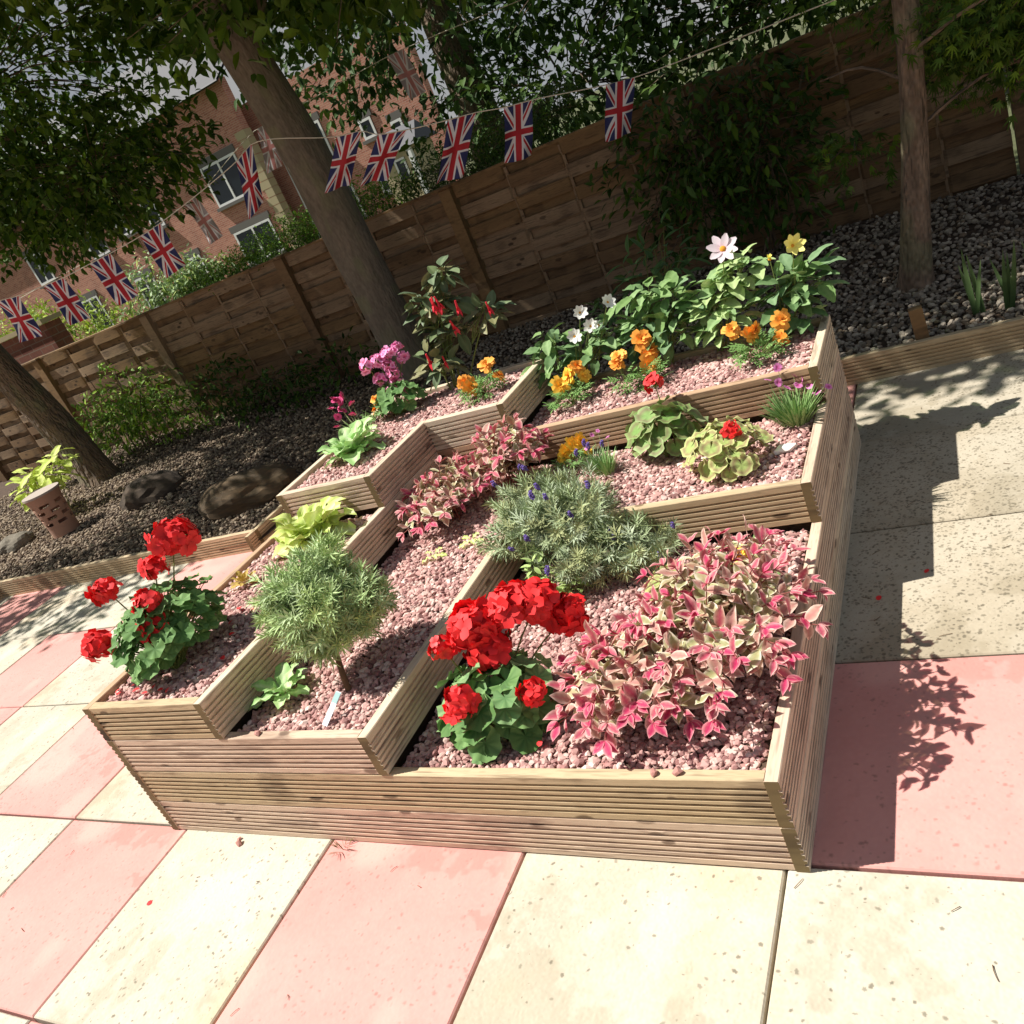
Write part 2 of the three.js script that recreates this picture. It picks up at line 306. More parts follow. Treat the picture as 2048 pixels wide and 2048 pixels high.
// ---------------------------------------------------------------- garden bed, its edging and the fence
const bedY = (x, b) => 0.075 + 0.05 * smooth(2.2, 4.4, b) + 0.03 * (vnoise(x * 1.3 + 50, b * 1.3 + 50, 999, 999, 8) - 0.5);
const inBed = (x, b) => x < 3.8 && x > -8 && b < 4.55 && (x < -1.14 ? b > 1.835 : b > 2.415) && !(x > -1.16 && x < -1.06);
{
  const nx = 130, nz = 34, pos = [], uv = [], idx = [];
  for (let j = 0; j <= nz; j++) for (let i = 0; i <= nx; i++) {
    const x = -9 + 13.5 * i / nx, b0 = x < -1.08 ? 1.8 : 2.39, b = b0 + (4.62 - b0) * j / nz;
    pos.push(x, bedY(x, b) - 0.012, -b); uv.push(x, b);
  }
  for (let j = 0; j < nz; j++) for (let i = 0; i < nx; i++) { const a = j * (nx + 1) + i; idx.push(a, a + 1, a + nx + 1, a + 1, a + nx + 2, a + nx + 1); }
  structure('garden_bed', geom(pos, idx, uv), soilMat);
  setSeed(606);
  gravelField('shingle', 'grey brown shingle covering the shaded border by the fence', greyStone, greyPal, (x, b, r) => inBed(x, b) && rnd() < (b > 3.6 ? 0.55 : 0.92), [-0.9, 3.7, 1.78, 4.55], (x, b) => bedY(x, b), 0.024, 0.0128, 1, 0.01);
  gravelField('bark_and_gravel', 'fine brown bark and gravel covering the border at the left', greyStone, barkPal, (x, b, r) => inBed(x, b) && rnd() < (b > 3.9 ? 0.5 : 0.85), [-6.8, -0.9, 1.78, 4.55], (x, b) => bedY(x, b), 0.025, 0.0125, 1, 0.012);
  const ed = (name, label, list) => { const t = thing(name, label, 'edging', null, 'timber edging of the border'); for (const [len, x, b, turn] of list) { const m = part(t, 'decking_board', boardGeo(len, 2), deckSets[2]); m.position.set(x, -0.003, -b); m.rotation.y = turn; } };
  const a0 = -Math.PI / 2;
  ed('border_edging', 'low grooved timber edging along the shaded border at the left', [[2.53, -3.66, 1.775, 0.012], [0.56, -1.13, 1.75, Math.PI / 2 + 0.03], [2.2, -3.66, -0.4, Math.PI / 2]]);
  ed('border_edging', 'low grooved timber edging along the shingle border behind and right of planter', [[1.9, 1.02, 2.36, 0], [1.9, 2.922, 2.36, 0], [2.13, -1.11, 2.362, 0]]);
  const stake = thing('wooden_stake', 'short square wooden stake standing against the border edging', 'stake', V(2.13, 0, 2.43));
  const m = part(stake, 'post', slabGeo(0.05, 0.235, 0.04, 0.003), fenceMats[2]); m.rotation.z = 0.05; m.rotation.y = 0.1;
}
const FZ = 4.6, FT = 1.2;
{
  setSeed(88);
  // a woven slat: it passes in front of one batten and behind the next
  const slat = (len, phase, v) => {
    const seg = 56, h = 0.09, t = 0.006, pos = [], idx = [], uv = [];
    for (let i = 0; i <= seg; i++) {
      const x = len * i / seg, w = Math.sin((x / 0.43 + phase) * Math.PI), z = 0.024 * Math.sign(w) * Math.pow(Math.abs(w), 0.22);
      for (const [y, d] of [[0, t / 2], [h, t / 2], [h, -t / 2], [0, -t / 2]]) { pos.push(x, y, z + d); uv.push(x + v * 0.23, y * 1 + d + v * 0.19); }
    }
    for (let i = 0; i < seg; i++) for (let k = 0; k < 4; k++) { const a = i * 4 + k, b = i * 4 + (k + 1) % 4; idx.push(a, a + 4, b, b, a + 4, b + 4); }
    idx.push(0, 1, 2, 0, 2, 3); const o = seg * 4; idx.push(o, o + 2, o + 1, o, o + 3, o + 2);
    const g = geom(pos, idx, uv).toNonIndexed(); g.computeVertexNormals(); return g;
  };
  const posts = [-9.5, -7.73, -5.97, -4.22, -2.47, -0.8, 0.93, 2.68, 4.43];
  const which = ['at the far left edge', 'left of the leaning trunk', 'behind the leaning trunk and rose bush', 'between the leaning trunk and the thick trunk', 'behind the thick trunk', 'behind the fuchsia and the white dahlia', 'behind the dark climbing shrub', 'behind the conifer trunk'];
  const L0 = 1.63, geos = [0, 1].map((ph) => [0, 1, 2].map((v) => slat(L0, ph * 1 + 0.02, v + ph * 3)));
  const batten = slabGeo(0.026, FT - 0.06, 0.011, 0.002), rail = slabGeo(L0 + 0.02, 0.02, 0.05, 0.004);
  for (let p = 0; p < posts.length - 1; p++) {
    const t = thing('woven_fence', `woven wooden fence panel ${which[p]}`, 'fence', V(posts[p] + 0.055, 0.02, FZ), 'woven fence panels along the border');
    for (let r = 0; r < 15; r++) { const m = part(t, 'slat', geos[r & 1][Math.floor(rnd() * 3)], fenceMats[Math.floor(rnd() * 3)]); m.position.set(0, 0.03 + r * 0.0765, rr(-0.001, 0.001)); }
    for (let k = 1; k <= 3; k++) { const m = part(t, 'batten', batten, fenceMats[0]); m.position.set(0.43 * k, 0.03, 0); }
    const m = part(t, 'top_rail', rail, fenceMats[2]); m.position.set(L0 / 2, FT - 0.012, 0);
  }
  const pg = slabGeo(0.095, FT + 0.05, 0.095, 0.006), cap = slabGeo(0.125, 0.022, 0.125, 0.007);
  posts.forEach((x, i) => {
    const t = thing('fence_post', i === 2 ? 'pale wooden fence post with flat cap beside the leaning trunk' : i === 3 ? 'brown fence post at the right end of the sunlit panel' : i === 4 ? 'dim fence post left of the thick trunk' : i === 5 ? 'brown fence post right of the thick trunk, below a flag' : i === 6 ? 'fence post half hidden by the dark climbing shrub' : i < 2 ? (i ? 'dark fence post left of the leaning trunk' : 'farthest left fence post') : (i === 7 ? 'fence post behind the conifer' : 'farthest right fence post'), 'fence post', V(x, -0.04, FZ - 0.01), 'fence posts');
    part(t, 'post', pg, fenceMats[i % 3]); part(t, 'cap', cap, fenceMats[2]).position.y = FT + 0.05;
  });
}
// ---------------------------------------------------------------- leaves
// a leaf along +z, face up (+y); w(t) half-width profile; col(t, s) -> linear colour; s from -1 to 1 across
function leafGeo({ L = 1, W = 0.4, nu = 6, w = (t) => Math.sin(Math.PI * Math.pow(t, 0.8)), fold = 0.25, droop = 0.25, wave = 0, wf = 3, serr = 0, col = null, cols = 2 }) {
  const pos = [], idx = [], c = [], uv = [];
  for (let i = 0; i <= nu; i++) {
    const t = i / nu, hw = W * 0.5 * Math.max(0, w(t)) * (1 + (serr && i % 2 && i < nu ? serr : 0));
    for (let k = -cols; k <= cols; k++) {
      const s = k / cols, x = hw * s, z = L * t;
      const y = fold * Math.abs(x) - droop * L * t * t + wave * W * Math.sin(t * wf * Math.PI + (s < 0 ? 1.3 : 0)) * Math.abs(s);
      pos.push(x, y, z); uv.push(t, s);
      if (col) c.push(...col(t, s));
    }
  }
  const n = cols * 2 + 1;
  for (let i = 0; i < nu; i++) for (let k = 0; k < n - 1; k++) { const a = i * n + k; idx.push(a, a + n, a + 1, a + 1, a + n, a + n + 1); }
  return geom(pos, idx, uv, col ? c : null);
}
const lin = (h) => { const q = new THREE.Color(h); return [q.r, q.g, q.b]; };
const foliage = (color, o = {}) => new THREE.MeshPhysicalMaterial({ color, roughness: 0.62, transmission: 0.28, thickness: 0, ior: 1.3, specularIntensity: 0.5, side: THREE.DoubleSide, ...o });
const _z = v3(0, 0, 0), _y = v3(0, 0, 0), _x = v3(0, 0, 0);
function orient(dir, up) { _z.copy(dir).normalize(); _x.crossVectors(up, _z); if (_x.lengthSq() < 1e-6) _x.set(1, 0, 0); _x.normalize(); _y.crossVectors(_z, _x); return new THREE.Matrix4().makeBasis(_x, _y, _z); }
function poseMatrix(p, dir, up, s) { const m = orient(dir, up); m.scale(v3(s, s, s)); m.setPosition(p); return m; }
function pose(mesh, p, dir, up, s = 1) { poseMatrix(p, dir, up, s).decompose(mesh.position, mesh.quaternion, mesh.scale); return mesh; }
const randDir = () => { for (;;) { const v = v3(rr(-1, 1), rr(-1, 1), rr(-1, 1)), l = v.lengthSq(); if (l < 1 && l > 0.01) return v.normalize(); } };

// ---------------------------------------------------------------- trees
const barkTex = (a, b, s) => dataTex(256, 512, (u, v) => { const n = vnoise(u * 18, v * 12, 18, 12, s), f = vnoise(u * 64, v * 60, 64, 60, s + 1), p = smooth(0.6, 0.85, vnoise(u * 7, v * 9, 7, 9, s + 2)); let c = mix3(a, b, n * 0.55 + f * 0.5); return mix3(c, [118, 122, 88], p * 0.45); }, { repeat: [1 / 0.6, 1 / 1.2] });
const barkBump = dataTex(256, 512, (u, v) => { const n = 255 * (0.5 * vnoise(u * 22, v * 14, 22, 14, 331) + 0.3 * vnoise(u * 60, v * 50, 60, 50, 332) + 0.2 * smooth(0.4, 0.6, vnoise(u * 9, v * 5, 9, 5, 333))); return [n, n, n]; }, { srgb: false, repeat: [1 / 0.6, 1 / 1.2] });
const bark1 = std({ map: barkTex([88, 74, 60], [132, 112, 92], 301), bumpMap: barkBump, bumpScale: 0.045, roughness: 0.95 }), bark2 = std({ map: barkTex([98, 90, 78], [136, 125, 109], 311), bumpMap: barkBump, bumpScale: 0.012, roughness: 0.95 }), bark3 = std({ map: barkTex([96, 80, 66], [156, 132, 112], 321), bumpMap: barkBump, bumpScale: 0.035, roughness: 0.95 });
const treeLeaf = leafGeo({ L: 1, W: 0.52, nu: 3, cols: 1, fold: 0.35, droop: 0.2, w: (t) => [0.05, 0.95, 0.8, 0][Math.round(t * 3)] });
const treeLeafMat = foliage(0x5d7a33, { transmission: 0.35 }), darkLeafMat = foliage(0x4b6338, { transmission: 0.25 });
// a crown made of many leaves gathered on twigs spread through ellipsoids [x, y, b, rx, ry, rb, twigs]
function crown(parent, lobes, size, mat, pal, perTwig = 9, name = 'crown', leaf = treeLeaf, keep = null) {
  const M = [], C = [], tw = [], c = new THREE.Color();
  for (const [x, y, b, rx, ry, rb, n] of lobes) for (let k = 0; k < n; k++) {
    const d = randDir(), r = Math.pow(rnd(), 0.45), p = v3(x + d.x * rx * r, y + d.y * ry * r, -b + d.z * rb * r), out = v3(d.x, d.y * 0.5 - 0.25, d.z).normalize();
    if (keep && !keep(p)) continue;
    if (k % 7 === 0) { const a = p.clone().lerp(v3(x, y, -b), 0.7); tw.push(tubeGeo([a, a.clone().lerp(p, 0.5).add(v3(0, size * 0.4, 0)), p.clone().addScaledVector(out, size * 3)], size * 0.07, size * 0.025, 4, 4)); }
    for (let q = 0; q < perTwig; q++) {
      const t = q / perTwig, dir = out.clone().multiplyScalar(0.6).add(randDir().multiplyScalar(0.9)); dir.y -= 0.2;
      const lp = p.clone().addScaledVector(out, t * size * 3).add(randDir().multiplyScalar(size * 0.9)), up = randDir(); up.y = Math.abs(up.y) + 0.8;
      M.push(poseMatrix(lp, dir, up, size * rr(0.5, 1.35))); C.push(c.set(pal[Math.floor(rnd() * pal.length)]).multiplyScalar(rr(0.8, 1.2)).clone());
    }
  }
  const im = new THREE.InstancedMesh(leaf, mat, M.length); im.name = name; M.forEach((m, i) => { im.setMatrixAt(i, m); im.setColorAt(i, C[i]); });
  im.castShadow = im.receiveShadow = true; im.userData.kind = 'stuff'; parent.add(im);
  if (tw.length) part(parent, 'twigs', mergeGeometries(tw), bark1).userData.kind = 'stuff';
  return im;
}
const gp = [0xffffff, 0xe8f0d0, 0xb9c8a4, 0xf8ffb8, 0xcfdcc0, 0x9fb08e, 0xffffa8];
{
  setSeed(2001);
  const t1 = thing('leaning_tree', 'dark leaning tree trunk at the left with a leafy crown overhanging the flags', 'tree');
  part(t1, 'trunk', tubeGeo([V(-4.66, -0.05, 3.6), V(-4.72, 0.25, 3.6), V(-4.86, 0.8, 3.6), V(-5.02, 1.4, 3.58), V(-5.2, 2.2, 3.55), V(-5.25, 3.1, 3.5)], 0.16, 0.1, 30, 20, 0.06, 0.5), bark1);
  for (const [a, b] of [[[-5.2, 2.1, 3.55], [-3.3, 2.75, 3.7]], [[-5.22, 2.6, 3.5], [-4.2, 3.6, 3.3]], [[-5.15, 1.9, 3.55], [-3.0, 2.25, 4.0]], [[-5.25, 2.9, 3.5], [-5.3, 4.2, 3.7]], [[-5.2, 2.3, 3.5], [-4.2, 3.0, 2.7]]]) {
    const A = V(...a), B = V(...b), m = A.clone().lerp(B, 0.5); m.y += 0.12; part(t1, 'limb', tubeGeo([A, m, B], 0.045, 0.012, 8, 6), bark1);
  }
  crown(t1, [[-4.9, 3.7, 3.6, 1.25, 1.1, 1.5, 560], [-3.5, 3.1, 3.75, 1.4, 0.75, 1.35, 520], [-3.15, 2.3, 3.95, 0.95, 0.45, 0.6, 380], [-3.9, 2.5, 3.9, 0.9, 0.5, 0.7, 200], [-4.2, 3.2, 2.5, 0.75, 0.5, 0.75, 150], [-4.75, 3.2, 1.25, 1.15, 0.35, 0.5, 230], [-3.9, 3.3, 1.95, 1.0, 0.4, 0.5, 230], [-3.0, 3.3, 2.3, 1.0, 0.4, 0.55, 200], [-6.4, 3.3, 3.5, 0.9, 0.5, 0.35, 170], [-3.0, 3.5, 2.9, 1.2, 0.4, 0.7, 220], [-4.8, 2.8, 4.4, 0.8, 0.3, 0.4, 160], [-4.3, 2.3, 4.4, 0.9, 0.4, 0.35, 220]], 0.075, treeLeafMat, gp);
  const t2 = thing('thick_tree', 'thick smooth brown tree trunk rising behind the bunting in front of the fence', 'tree');
  part(t2, 'trunk', tubeGeo([V(-1.28, -0.05, 4.02), V(-1.3, 0.4, 4.0), V(-1.33, 1.0, 4.0), V(-1.37, 1.8, 4.0), V(-1.45, 2.6, 3.95), V(-1.5, 3.6, 3.9)], 0.166, 0.142, 34, 22, 0.04, 0.4), bark2);
  for (const [a, b] of [[[-1.45, 2.7, 3.95], [-0.2, 3.7, 3.8]], [[-1.45, 2.8, 3.9], [-2.9, 4.3, 3.6]], [[-1.5, 3.4, 3.9], [-1.2, 4.9, 3.4]], [[-1.4, 2.5, 3.95], [-0.1, 3.3, 4.4]]]) {
    const A = V(...a), B = V(...b), m = A.clone().lerp(B, 0.5); m.y += 0.15; part(t2, 'limb', tubeGeo([A, m, B], 0.07, 0.02, 8, 7), bark2);
  }
  crown(t2, [[-1.5, 4.4, 3.85, 2.2, 1.3, 1.6, 900], [-0.1, 3.7, 3.9, 1.6, 0.85, 1.5, 620], [-2.9, 4.5, 3.7, 1.3, 1.0, 1.4, 420], [1.2, 3.6, 4.0, 1.2, 0.7, 1.4, 380], [-0.6, 2.9, 4.2, 1.5, 0.4, 0.9, 300], [0.6, 3.2, 2.15, 1.3, 0.35, 0.45, 230], [-1.4, 3.4, 2.3, 1.3, 0.45, 0.55, 330], [0.6, 3.5, 3.0, 1.5, 0.4, 0.7, 300], [0.4, 2.75, 4.5, 2.0, 0.3, 0.6, 300], [2.5, 2.6, 4.1, 1.2, 0.3, 0.7, 220], [-1.9, 3.2, 4.6, 1.2, 0.3, 0.6, 200], [-1.5, 3.6, 3.0, 1.6, 0.4, 0.7, 320], [1.6, 3.0, 3.3, 1.0, 0.4, 0.9, 240], [0.2, 2.6, 3.4, 1.6, 0.3, 0.7, 260]], 0.1, treeLeafMat, gp);
  // conifer at the right: flat scaly sprays
  const spray = (() => { const gs = []; for (const [a, l] of [[0, 1], [0.5, 0.75], [-0.5, 0.75], [0.95, 0.5], [-0.95, 0.5]]) { const g = leafGeo({ L: l, W: 0.13, nu: 3, cols: 1, fold: 0.1, droop: 0.25, w: (t) => [0.7, 1, 0.8, 0.1][Math.round(t * 3)] }); g.rotateY(a); if (a) g.translate(0, 0, 0.2 * (1 - Math.abs(a) * 0.5)); gs.push(g); } return mergeGeometries(gs); })();
  const t3 = thing('conifer_tree', 'slim brown conifer trunk with feathery green sprays standing in the shingle at the right', 'tree');
  part(t3, 'trunk', tubeGeo([V(2.08, -0.02, 3.17), V(2.1, 0.12, 3.17), V(2.15, 0.4, 3.17), V(2.21, 0.8, 3.18), V(2.27, 1.4, 3.2), V(2.3, 2.6, 3.2)], 0.064, 0.035, 34, 14, 0.07, 0.6), bark3);
  for (const [y, a, l] of [[0.75, 0.3, 0.6], [0.85, 1.2, 0.8], [0.95, 2.4, 0.5], [1.05, -0.6, 0.7], [1.3, 0.9, 0.9], [1.5, 3.6, 0.6]]) { const A = V(2.21 + (y - 0.8) * 0.08, y, 3.18), B = A.clone().add(v3(Math.cos(a) * l, 0.1, -Math.sin(a) * l)); part(t3, 'limb', tubeGeo([A, A.clone().lerp(B, 0.5).add(v3(0, 0.06, 0)), B], 0.009, 0.004, 6, 5), bark3); }
  crown(t3, [[2.7, 0.98, 3.5, 0.42, 0.22, 0.3, 220], [2.9, 1.15, 3.3, 0.6, 0.3, 0.45, 300], [2.3, 1.9, 3.3, 0.8, 0.55, 0.7, 300], [2.3, 2.7, 3.2, 0.6, 0.6, 0.6, 220], [1.93, 0.7, 3.5, 0.12, 0.1, 0.1, 14], [2.55, 1.25, 3.9, 0.6, 0.3, 0.4, 160]], 0.055, foliage(0x67803c, { transmission: 0.15 }), gp, 9, 'crown', spray);
}
// ---------------------------------------------------------------- beyond the fence: house, porch, shrubs
{
  const brickTex = dataTex(1024, 1024, (u, v) => {                   // 16 x 48 bricks over 3.6 m x 3.6 m
    const row = Math.floor(v * 48), fx = u * 16 + (row & 1) * 0.5, bx = Math.floor(fx), joint = Math.min(fx - bx, 1 - (fx - bx)) < 0.028 || (v * 48 - row) < 0.13;
    const h = hash(((bx % 16) + 16) % 16, row, 5), f = vnoise(u * 256, v * 256, 256, 256, 9), st = vnoise(u * 6, v * 6, 6, 6, 4);
    if (joint) return [194, 174, 156];
    return mix3(mix3([170, 108, 90], [200, 140, 118], h), [140, 96, 84], (f - 0.4) * 0.5 + smooth(0.6, 0.9, st) * 0.3);
  }, { repeat: [1 / 3.6, 1 / 3.6] });
  const brick = std({ map: brickTex, roughness: 0.95 }), white = std({ color: 0xe8e8e4, roughness: 0.5 }), lintelM = std({ color: 0x6b6762 }), stone = std({ color: 0xb3a583, roughness: 0.95 }), slate = std({ color: 0x4a4a4e, roughness: 0.7 });
  const glass = new THREE.MeshPhysicalMaterial({ color: 0x20262a, roughness: 0.06, metalness: 0, ior: 1.5 });
  const house = thing('brick_house', 'red brick house with white framed windows behind the fence', 'house', V(-24, 0, 28));
  const uvBox = (w, h, d) => { const g = new THREE.BoxGeometry(w, h, d), p = g.attributes.position, n = g.attributes.normal, uv = []; for (let i = 0; i < p.count; i++) uv.push(Math.abs(n.getX(i)) > 0.5 ? p.getZ(i) : p.getX(i), Math.abs(n.getY(i)) > 0.5 ? p.getZ(i) : p.getY(i)); g.setAttribute('uv', new THREE.Float32BufferAttribute(uv, 2)); return g; };
  const put = (o, name, g, m, x, y, z) => { const q = part(o, name, g, m); q.position.set(x, y, z); return q; };
  const wallX = [-26, 3.0], W0 = wallX[1] - wallX[0];
  put(house, 'wall', uvBox(W0, 9, 0.4), brick, (wallX[0] + wallX[1]) / 2, 2.5, -0.2);
  put(house, 'wall', uvBox(9.4, 8, 0.4), brick, 3.0 + 2.72, 2.0, -1.4);
  const win = (x0, x1, y0, y1, z = 0, mull = 1) => {
    const w = x1 - x0, h = y1 - y0, fr = put(house, 'window', uvBox(w, h, 0.06), glass, (x0 + x1) / 2, (y0 + y1) / 2, z + 0.002);
    const t = 0.09; const bar = (bw, bh, bx, by) => { const q = part(fr, 'frame', uvBox(bw, bh, 0.09), white); q.position.set(bx, by, 0.02); };
    bar(w, t, 0, h / 2 - t / 2); bar(w, t, 0, -h / 2 + t / 2); bar(t, h - 2 * t, -w / 2 + t / 2, 0); bar(t, h - 2 * t, w / 2 - t / 2, 0);
    for (let k = 1; k <= mull; k++) bar(t, h - 2 * t, -w / 2 + w * k / (mull + 1), 0);
    const l = part(fr, 'lintel', uvBox(w + 0.2, 0.26, 0.1), lintelM); l.position.set(0, h / 2 + 0.14, 0.015);
    const s = part(fr, 'sill', uvBox(w + 0.2, 0.12, 0.2), lintelM); s.position.set(0, -h / 2 - 0.07, 0.06);
  };
  for (const [a, b, c, d, m] of [[0.1, 2.2, 0.5, 1.84, 1], [0.1, 2.1, 2.95, 4.55, 1], [-3.0, -2.2, 0.4, 1.68, 0], [-5.9, -4.8, 3.6, 4.75, 1], [-3.9, -3.1, 3.3, 4.7, 0], [-10.7, -9.4, 0.3, 1.9, 1], [-8.2, -7.0, 3.3, 4.7, 1], [-12.5, -11.3, 3.3, 4.7, 1], [-15.5, -14, 0.3, 1.9, 1], [-6.6, -5.4, 0.3, 1.8, 1]]) win(a, b, c, d, 0, m);
  win(7.0, 7.7, 0.9, 1.88, -1.2, 0); win(7.2, 7.8, 2.9, 3.6, -1.2, 0); win(8.5, 9.0, 2.6, 3.1, -1.2, 0); win(4.4, 5.6, 2.9, 4.3, -1.2, 1); win(4.4, 5.8, 0.5, 1.9, -1.2, 1);
  for (let k = 0; k < 18; k++) put(house, 'quoin', uvBox(k & 1 ? 0.52 : 0.4, 0.3, 0.44), stone, 3.0 - (k & 1 ? 0.24 : 0.18), -0.6 + k * 0.325, -0.2);
  put(house, 'downpipe', new THREE.CylinderGeometry(0.055, 0.055, 8, 10), white, 3.28, 2.6, -1.1);
  { const s = new THREE.Shape([new THREE.Vector2(-0.6, 0), new THREE.Vector2(10, 0), new THREE.Vector2(5, 3.4)].map((q) => q)); const g = new THREE.BufferGeometry(); const x0 = wallX[0] - 0.4, x1 = wallX[1] + 0.3; g.copy(geom([x0, 6.9, 0.5, x1, 6.9, 0.5, x1, 10, -4.6, x0, 10, -4.6, x0, 6.8, 0.5, x1, 6.8, 0.5, x1, 9.9, -4.6, x0, 9.9, -4.6], [0, 1, 2, 0, 2, 3, 4, 6, 5, 4, 7, 6, 0, 4, 5, 0, 5, 1])); part(house, 'roof', g, slate); }
  const porch = thing('stone_porch', 'small stone porch with a dark slate roof beside the brick house', 'porch', V(-14.1, 0, 27));
  put(porch, 'wall', uvBox(1.5, 3.2, 1.4), stone, 0, 0.5, 0);
  { const g = geom([-1.0, 2.05, 0.9, 1.0, 2.05, 0.9, 0.75, 2.75, -0.1, -0.75, 2.75, -0.1, -1.0, 2.05, -0.9, 1.0, 2.05, -0.9], [0, 1, 2, 0, 2, 3, 1, 5, 2, 0, 3, 4, 4, 3, 2, 4, 2, 5]); part(porch, 'roof', g.toNonIndexed(), slate).geometry.computeVertexNormals(); }
  const pw = put(porch, 'window', uvBox(0.45, 0.7, 0.05), glass, 0.05, 1.45, 0.71); for (const [w, h, x, y] of [[0.45, 0.07, 0, 0.32], [0.07, 0.6, -0.19, -0.02], [0.07, 0.6, 0.19, -0.02]]) part(pw, 'frame', uvBox(w, h, 0.07), white).position.set(x, y, 0.012);
  put(porch, 'post', uvBox(0.16, 2.4, 0.16), white, 0.62, 0.8, 0.8);
  const bw = thing('brick_garden_wall', 'low old brick garden wall showing above the fence at far left', 'wall', V(-7.6, 0, 5.3));
  part(bw, 'wall', uvBox(2.4, 3.0, 0.22), std({ map: brickTex, color: 0xb9aca4, roughness: 1 }));
  part(bw, 'coping', uvBox(2.44, 0.05, 0.28), stone).position.y = 1.53;
  bw.position.y = 0.0;
}
const shrubLeaf = leafGeo({ L: 1, W: 0.4, nu: 3, cols: 1, fold: 0.3, droop: 0.25, w: (t) => [0.1, 0.95, 0.75, 0][Math.round(t * 3)] });
function shrub(name, label, stems, lobes, size, mat, per, group, keep) {
  const t = thing(name, label, 'shrub', null, group);
  for (const [a, b, r] of stems) { const A = V(...a), B = V(...b); part(t, 'stem', tubeGeo([A, A.clone().lerp(B, 0.5).add(v3(rr(-0.04, 0.04), 0.03, rr(-0.04, 0.04))), B], r, r * 0.4, 6, 5), bark1); }
  crown(t, lobes, size, mat, gp, per, 'foliage', shrubLeaf, keep); return t;
}
{
  setSeed(3003);
  const sunny = foliage(0xbccf68, { transmission: 0.4 }), greyG = foliage(0xb2c4a0, { transmission: 0.3 }), deep = foliage(0x55703a, { transmission: 0.2 }), ivy = foliage(0x86aa52, { transmission: 0.25 });
  shrub('butterfly_bush', 'tall grey green butterfly bush flowering above the fence beside the flags', [[[-5.7, 0, 6.4], [-5.9, 1.2, 6.4], 0.03], [[-5.6, 0, 6.5], [-5.4, 1.3, 6.5], 0.03]], [[-5.85, 1.3, 6.5, 0.55, 0.42, 0.4, 230], [-5.35, 1.25, 6.5, 0.4, 0.32, 0.35, 120]], 0.07, greyG, 8);
  shrub('yellow_shrub', 'yellow green shrub beyond the fence at the far left', [[[-8.1, 0, 6.5], [-8.0, 1.3, 6.5], 0.03]], [[-8.0, 1.4, 6.5, 0.55, 0.38, 0.4, 200], [-8.9, 1.45, 6.6, 0.6, 0.4, 0.4, 170], [-7.2, 1.2, 6.5, 0.5, 0.3, 0.4, 120]], 0.06, sunny, 8);
  shrub('privet_hedge', 'clipped dark green hedge growing along the top of the fence left of the thick trunk', [[[-3.9, 0, 4.95], [-3.8, 1.2, 4.95], 0.02], [[-2.9, 0, 4.95], [-2.9, 1.2, 4.95], 0.02], [[-2.0, 0, 4.95], [-2.1, 1.2, 4.95], 0.02]], [[-3.4, 1.22, 4.9, 0.55, 0.17, 0.2, 420], [-2.6, 1.29, 4.9, 0.62, 0.2, 0.22, 520], [-1.8, 1.32, 4.9, 0.6, 0.2, 0.22, 480]], 0.032, ivy, 8);
  shrub('ivy_hedge', 'dark evergreen hedge above the fence right of the thick trunk', [[[-0.9, 0, 4.95], [-0.8, 1.2, 4.95], 0.02], [[0.1, 0, 4.95], [0.1, 1.2, 4.95], 0.02]], [[-0.9, 1.27, 4.93, 0.5, 0.2, 0.25, 380], [-0.2, 1.38, 4.95, 0.45, 0.24, 0.25, 380]], 0.032, deep, 8);
  shrub('dark_climber', 'dark leafy climbing shrub covering the fence behind the dahlias', [[[1.1, 0.1, 4.45], [0.9, 1.1, 4.4], 0.014], [[1.3, 0.1, 4.45], [1.35, 1.2, 4.4], 0.014], [[1.2, 0.1, 4.4], [1.7, 1.1, 4.4], 0.012]], [[1.0, 0.95, 4.42, 0.55, 0.4, 0.13, 190], [1.4, 0.75, 4.4, 0.35, 0.5, 0.14, 150], [0.95, 0.55, 4.4, 0.35, 0.3, 0.12, 70]], 0.075, deep, 6);
  shrub('rose_bush', 'tall thin leafy bush against the pale fence panel behind the leaning trunk', [[[-4.75, 0.08, 4.1], [-5.25, 0.75, 4.2], 0.008], [[-4.7, 0.08, 4.1], [-4.9, 0.95, 4.2], 0.008], [[-4.6, 0.08, 4.1], [-4.5, 0.9, 4.2], 0.008], [[-4.55, 0.08, 4.1], [-4.2, 0.85, 4.25], 0.008], [[-4.5, 0.08, 4.1], [-3.8, 0.6, 4.2], 0.007]], [[-4.75, 0.45, 4.15, 0.38, 0.22, 0.2, 150], [-4.6, 0.68, 4.25, 0.35, 0.22, 0.18, 70], [-4.3, 0.48, 4.2, 0.35, 0.22, 0.2, 80], [-5.2, 0.62, 4.2, 0.2, 0.15, 0.12, 20], [-4.0, 0.3, 4.2, 0.25, 0.15, 0.15, 40]], 0.06, foliage(0x9aba5c, { transmission: 0.3 }), 6);
  shrub('low_evergreen', 'low dark evergreen by the fence between the two trunks', [[[-3.3, 0.08, 4.2], [-3.3, 0.5, 4.2], 0.01], [[-2.6, 0.08, 4.1], [-2.5, 0.5, 4.1], 0.01]], [[-3.45, 0.4, 4.25, 0.3, 0.3, 0.18, 60], [-2.9, 0.3, 4.15, 0.5, 0.22, 0.25, 110], [-2.1, 0.25, 4.2, 0.4, 0.2, 0.2, 60]], 0.06, deep, 6);
  // big trees beyond, closing the view above the fence
  const bg = thing('background_tree', 'large leafy tree beyond the fence at the upper right', 'tree');
  part(bg, 'trunk', tubeGeo([V(-3, 0, 10), V(-2.9, 1.5, 10), V(-3, 4, 10)], 0.3, 0.2, 8, 10, 0.05), bark1);
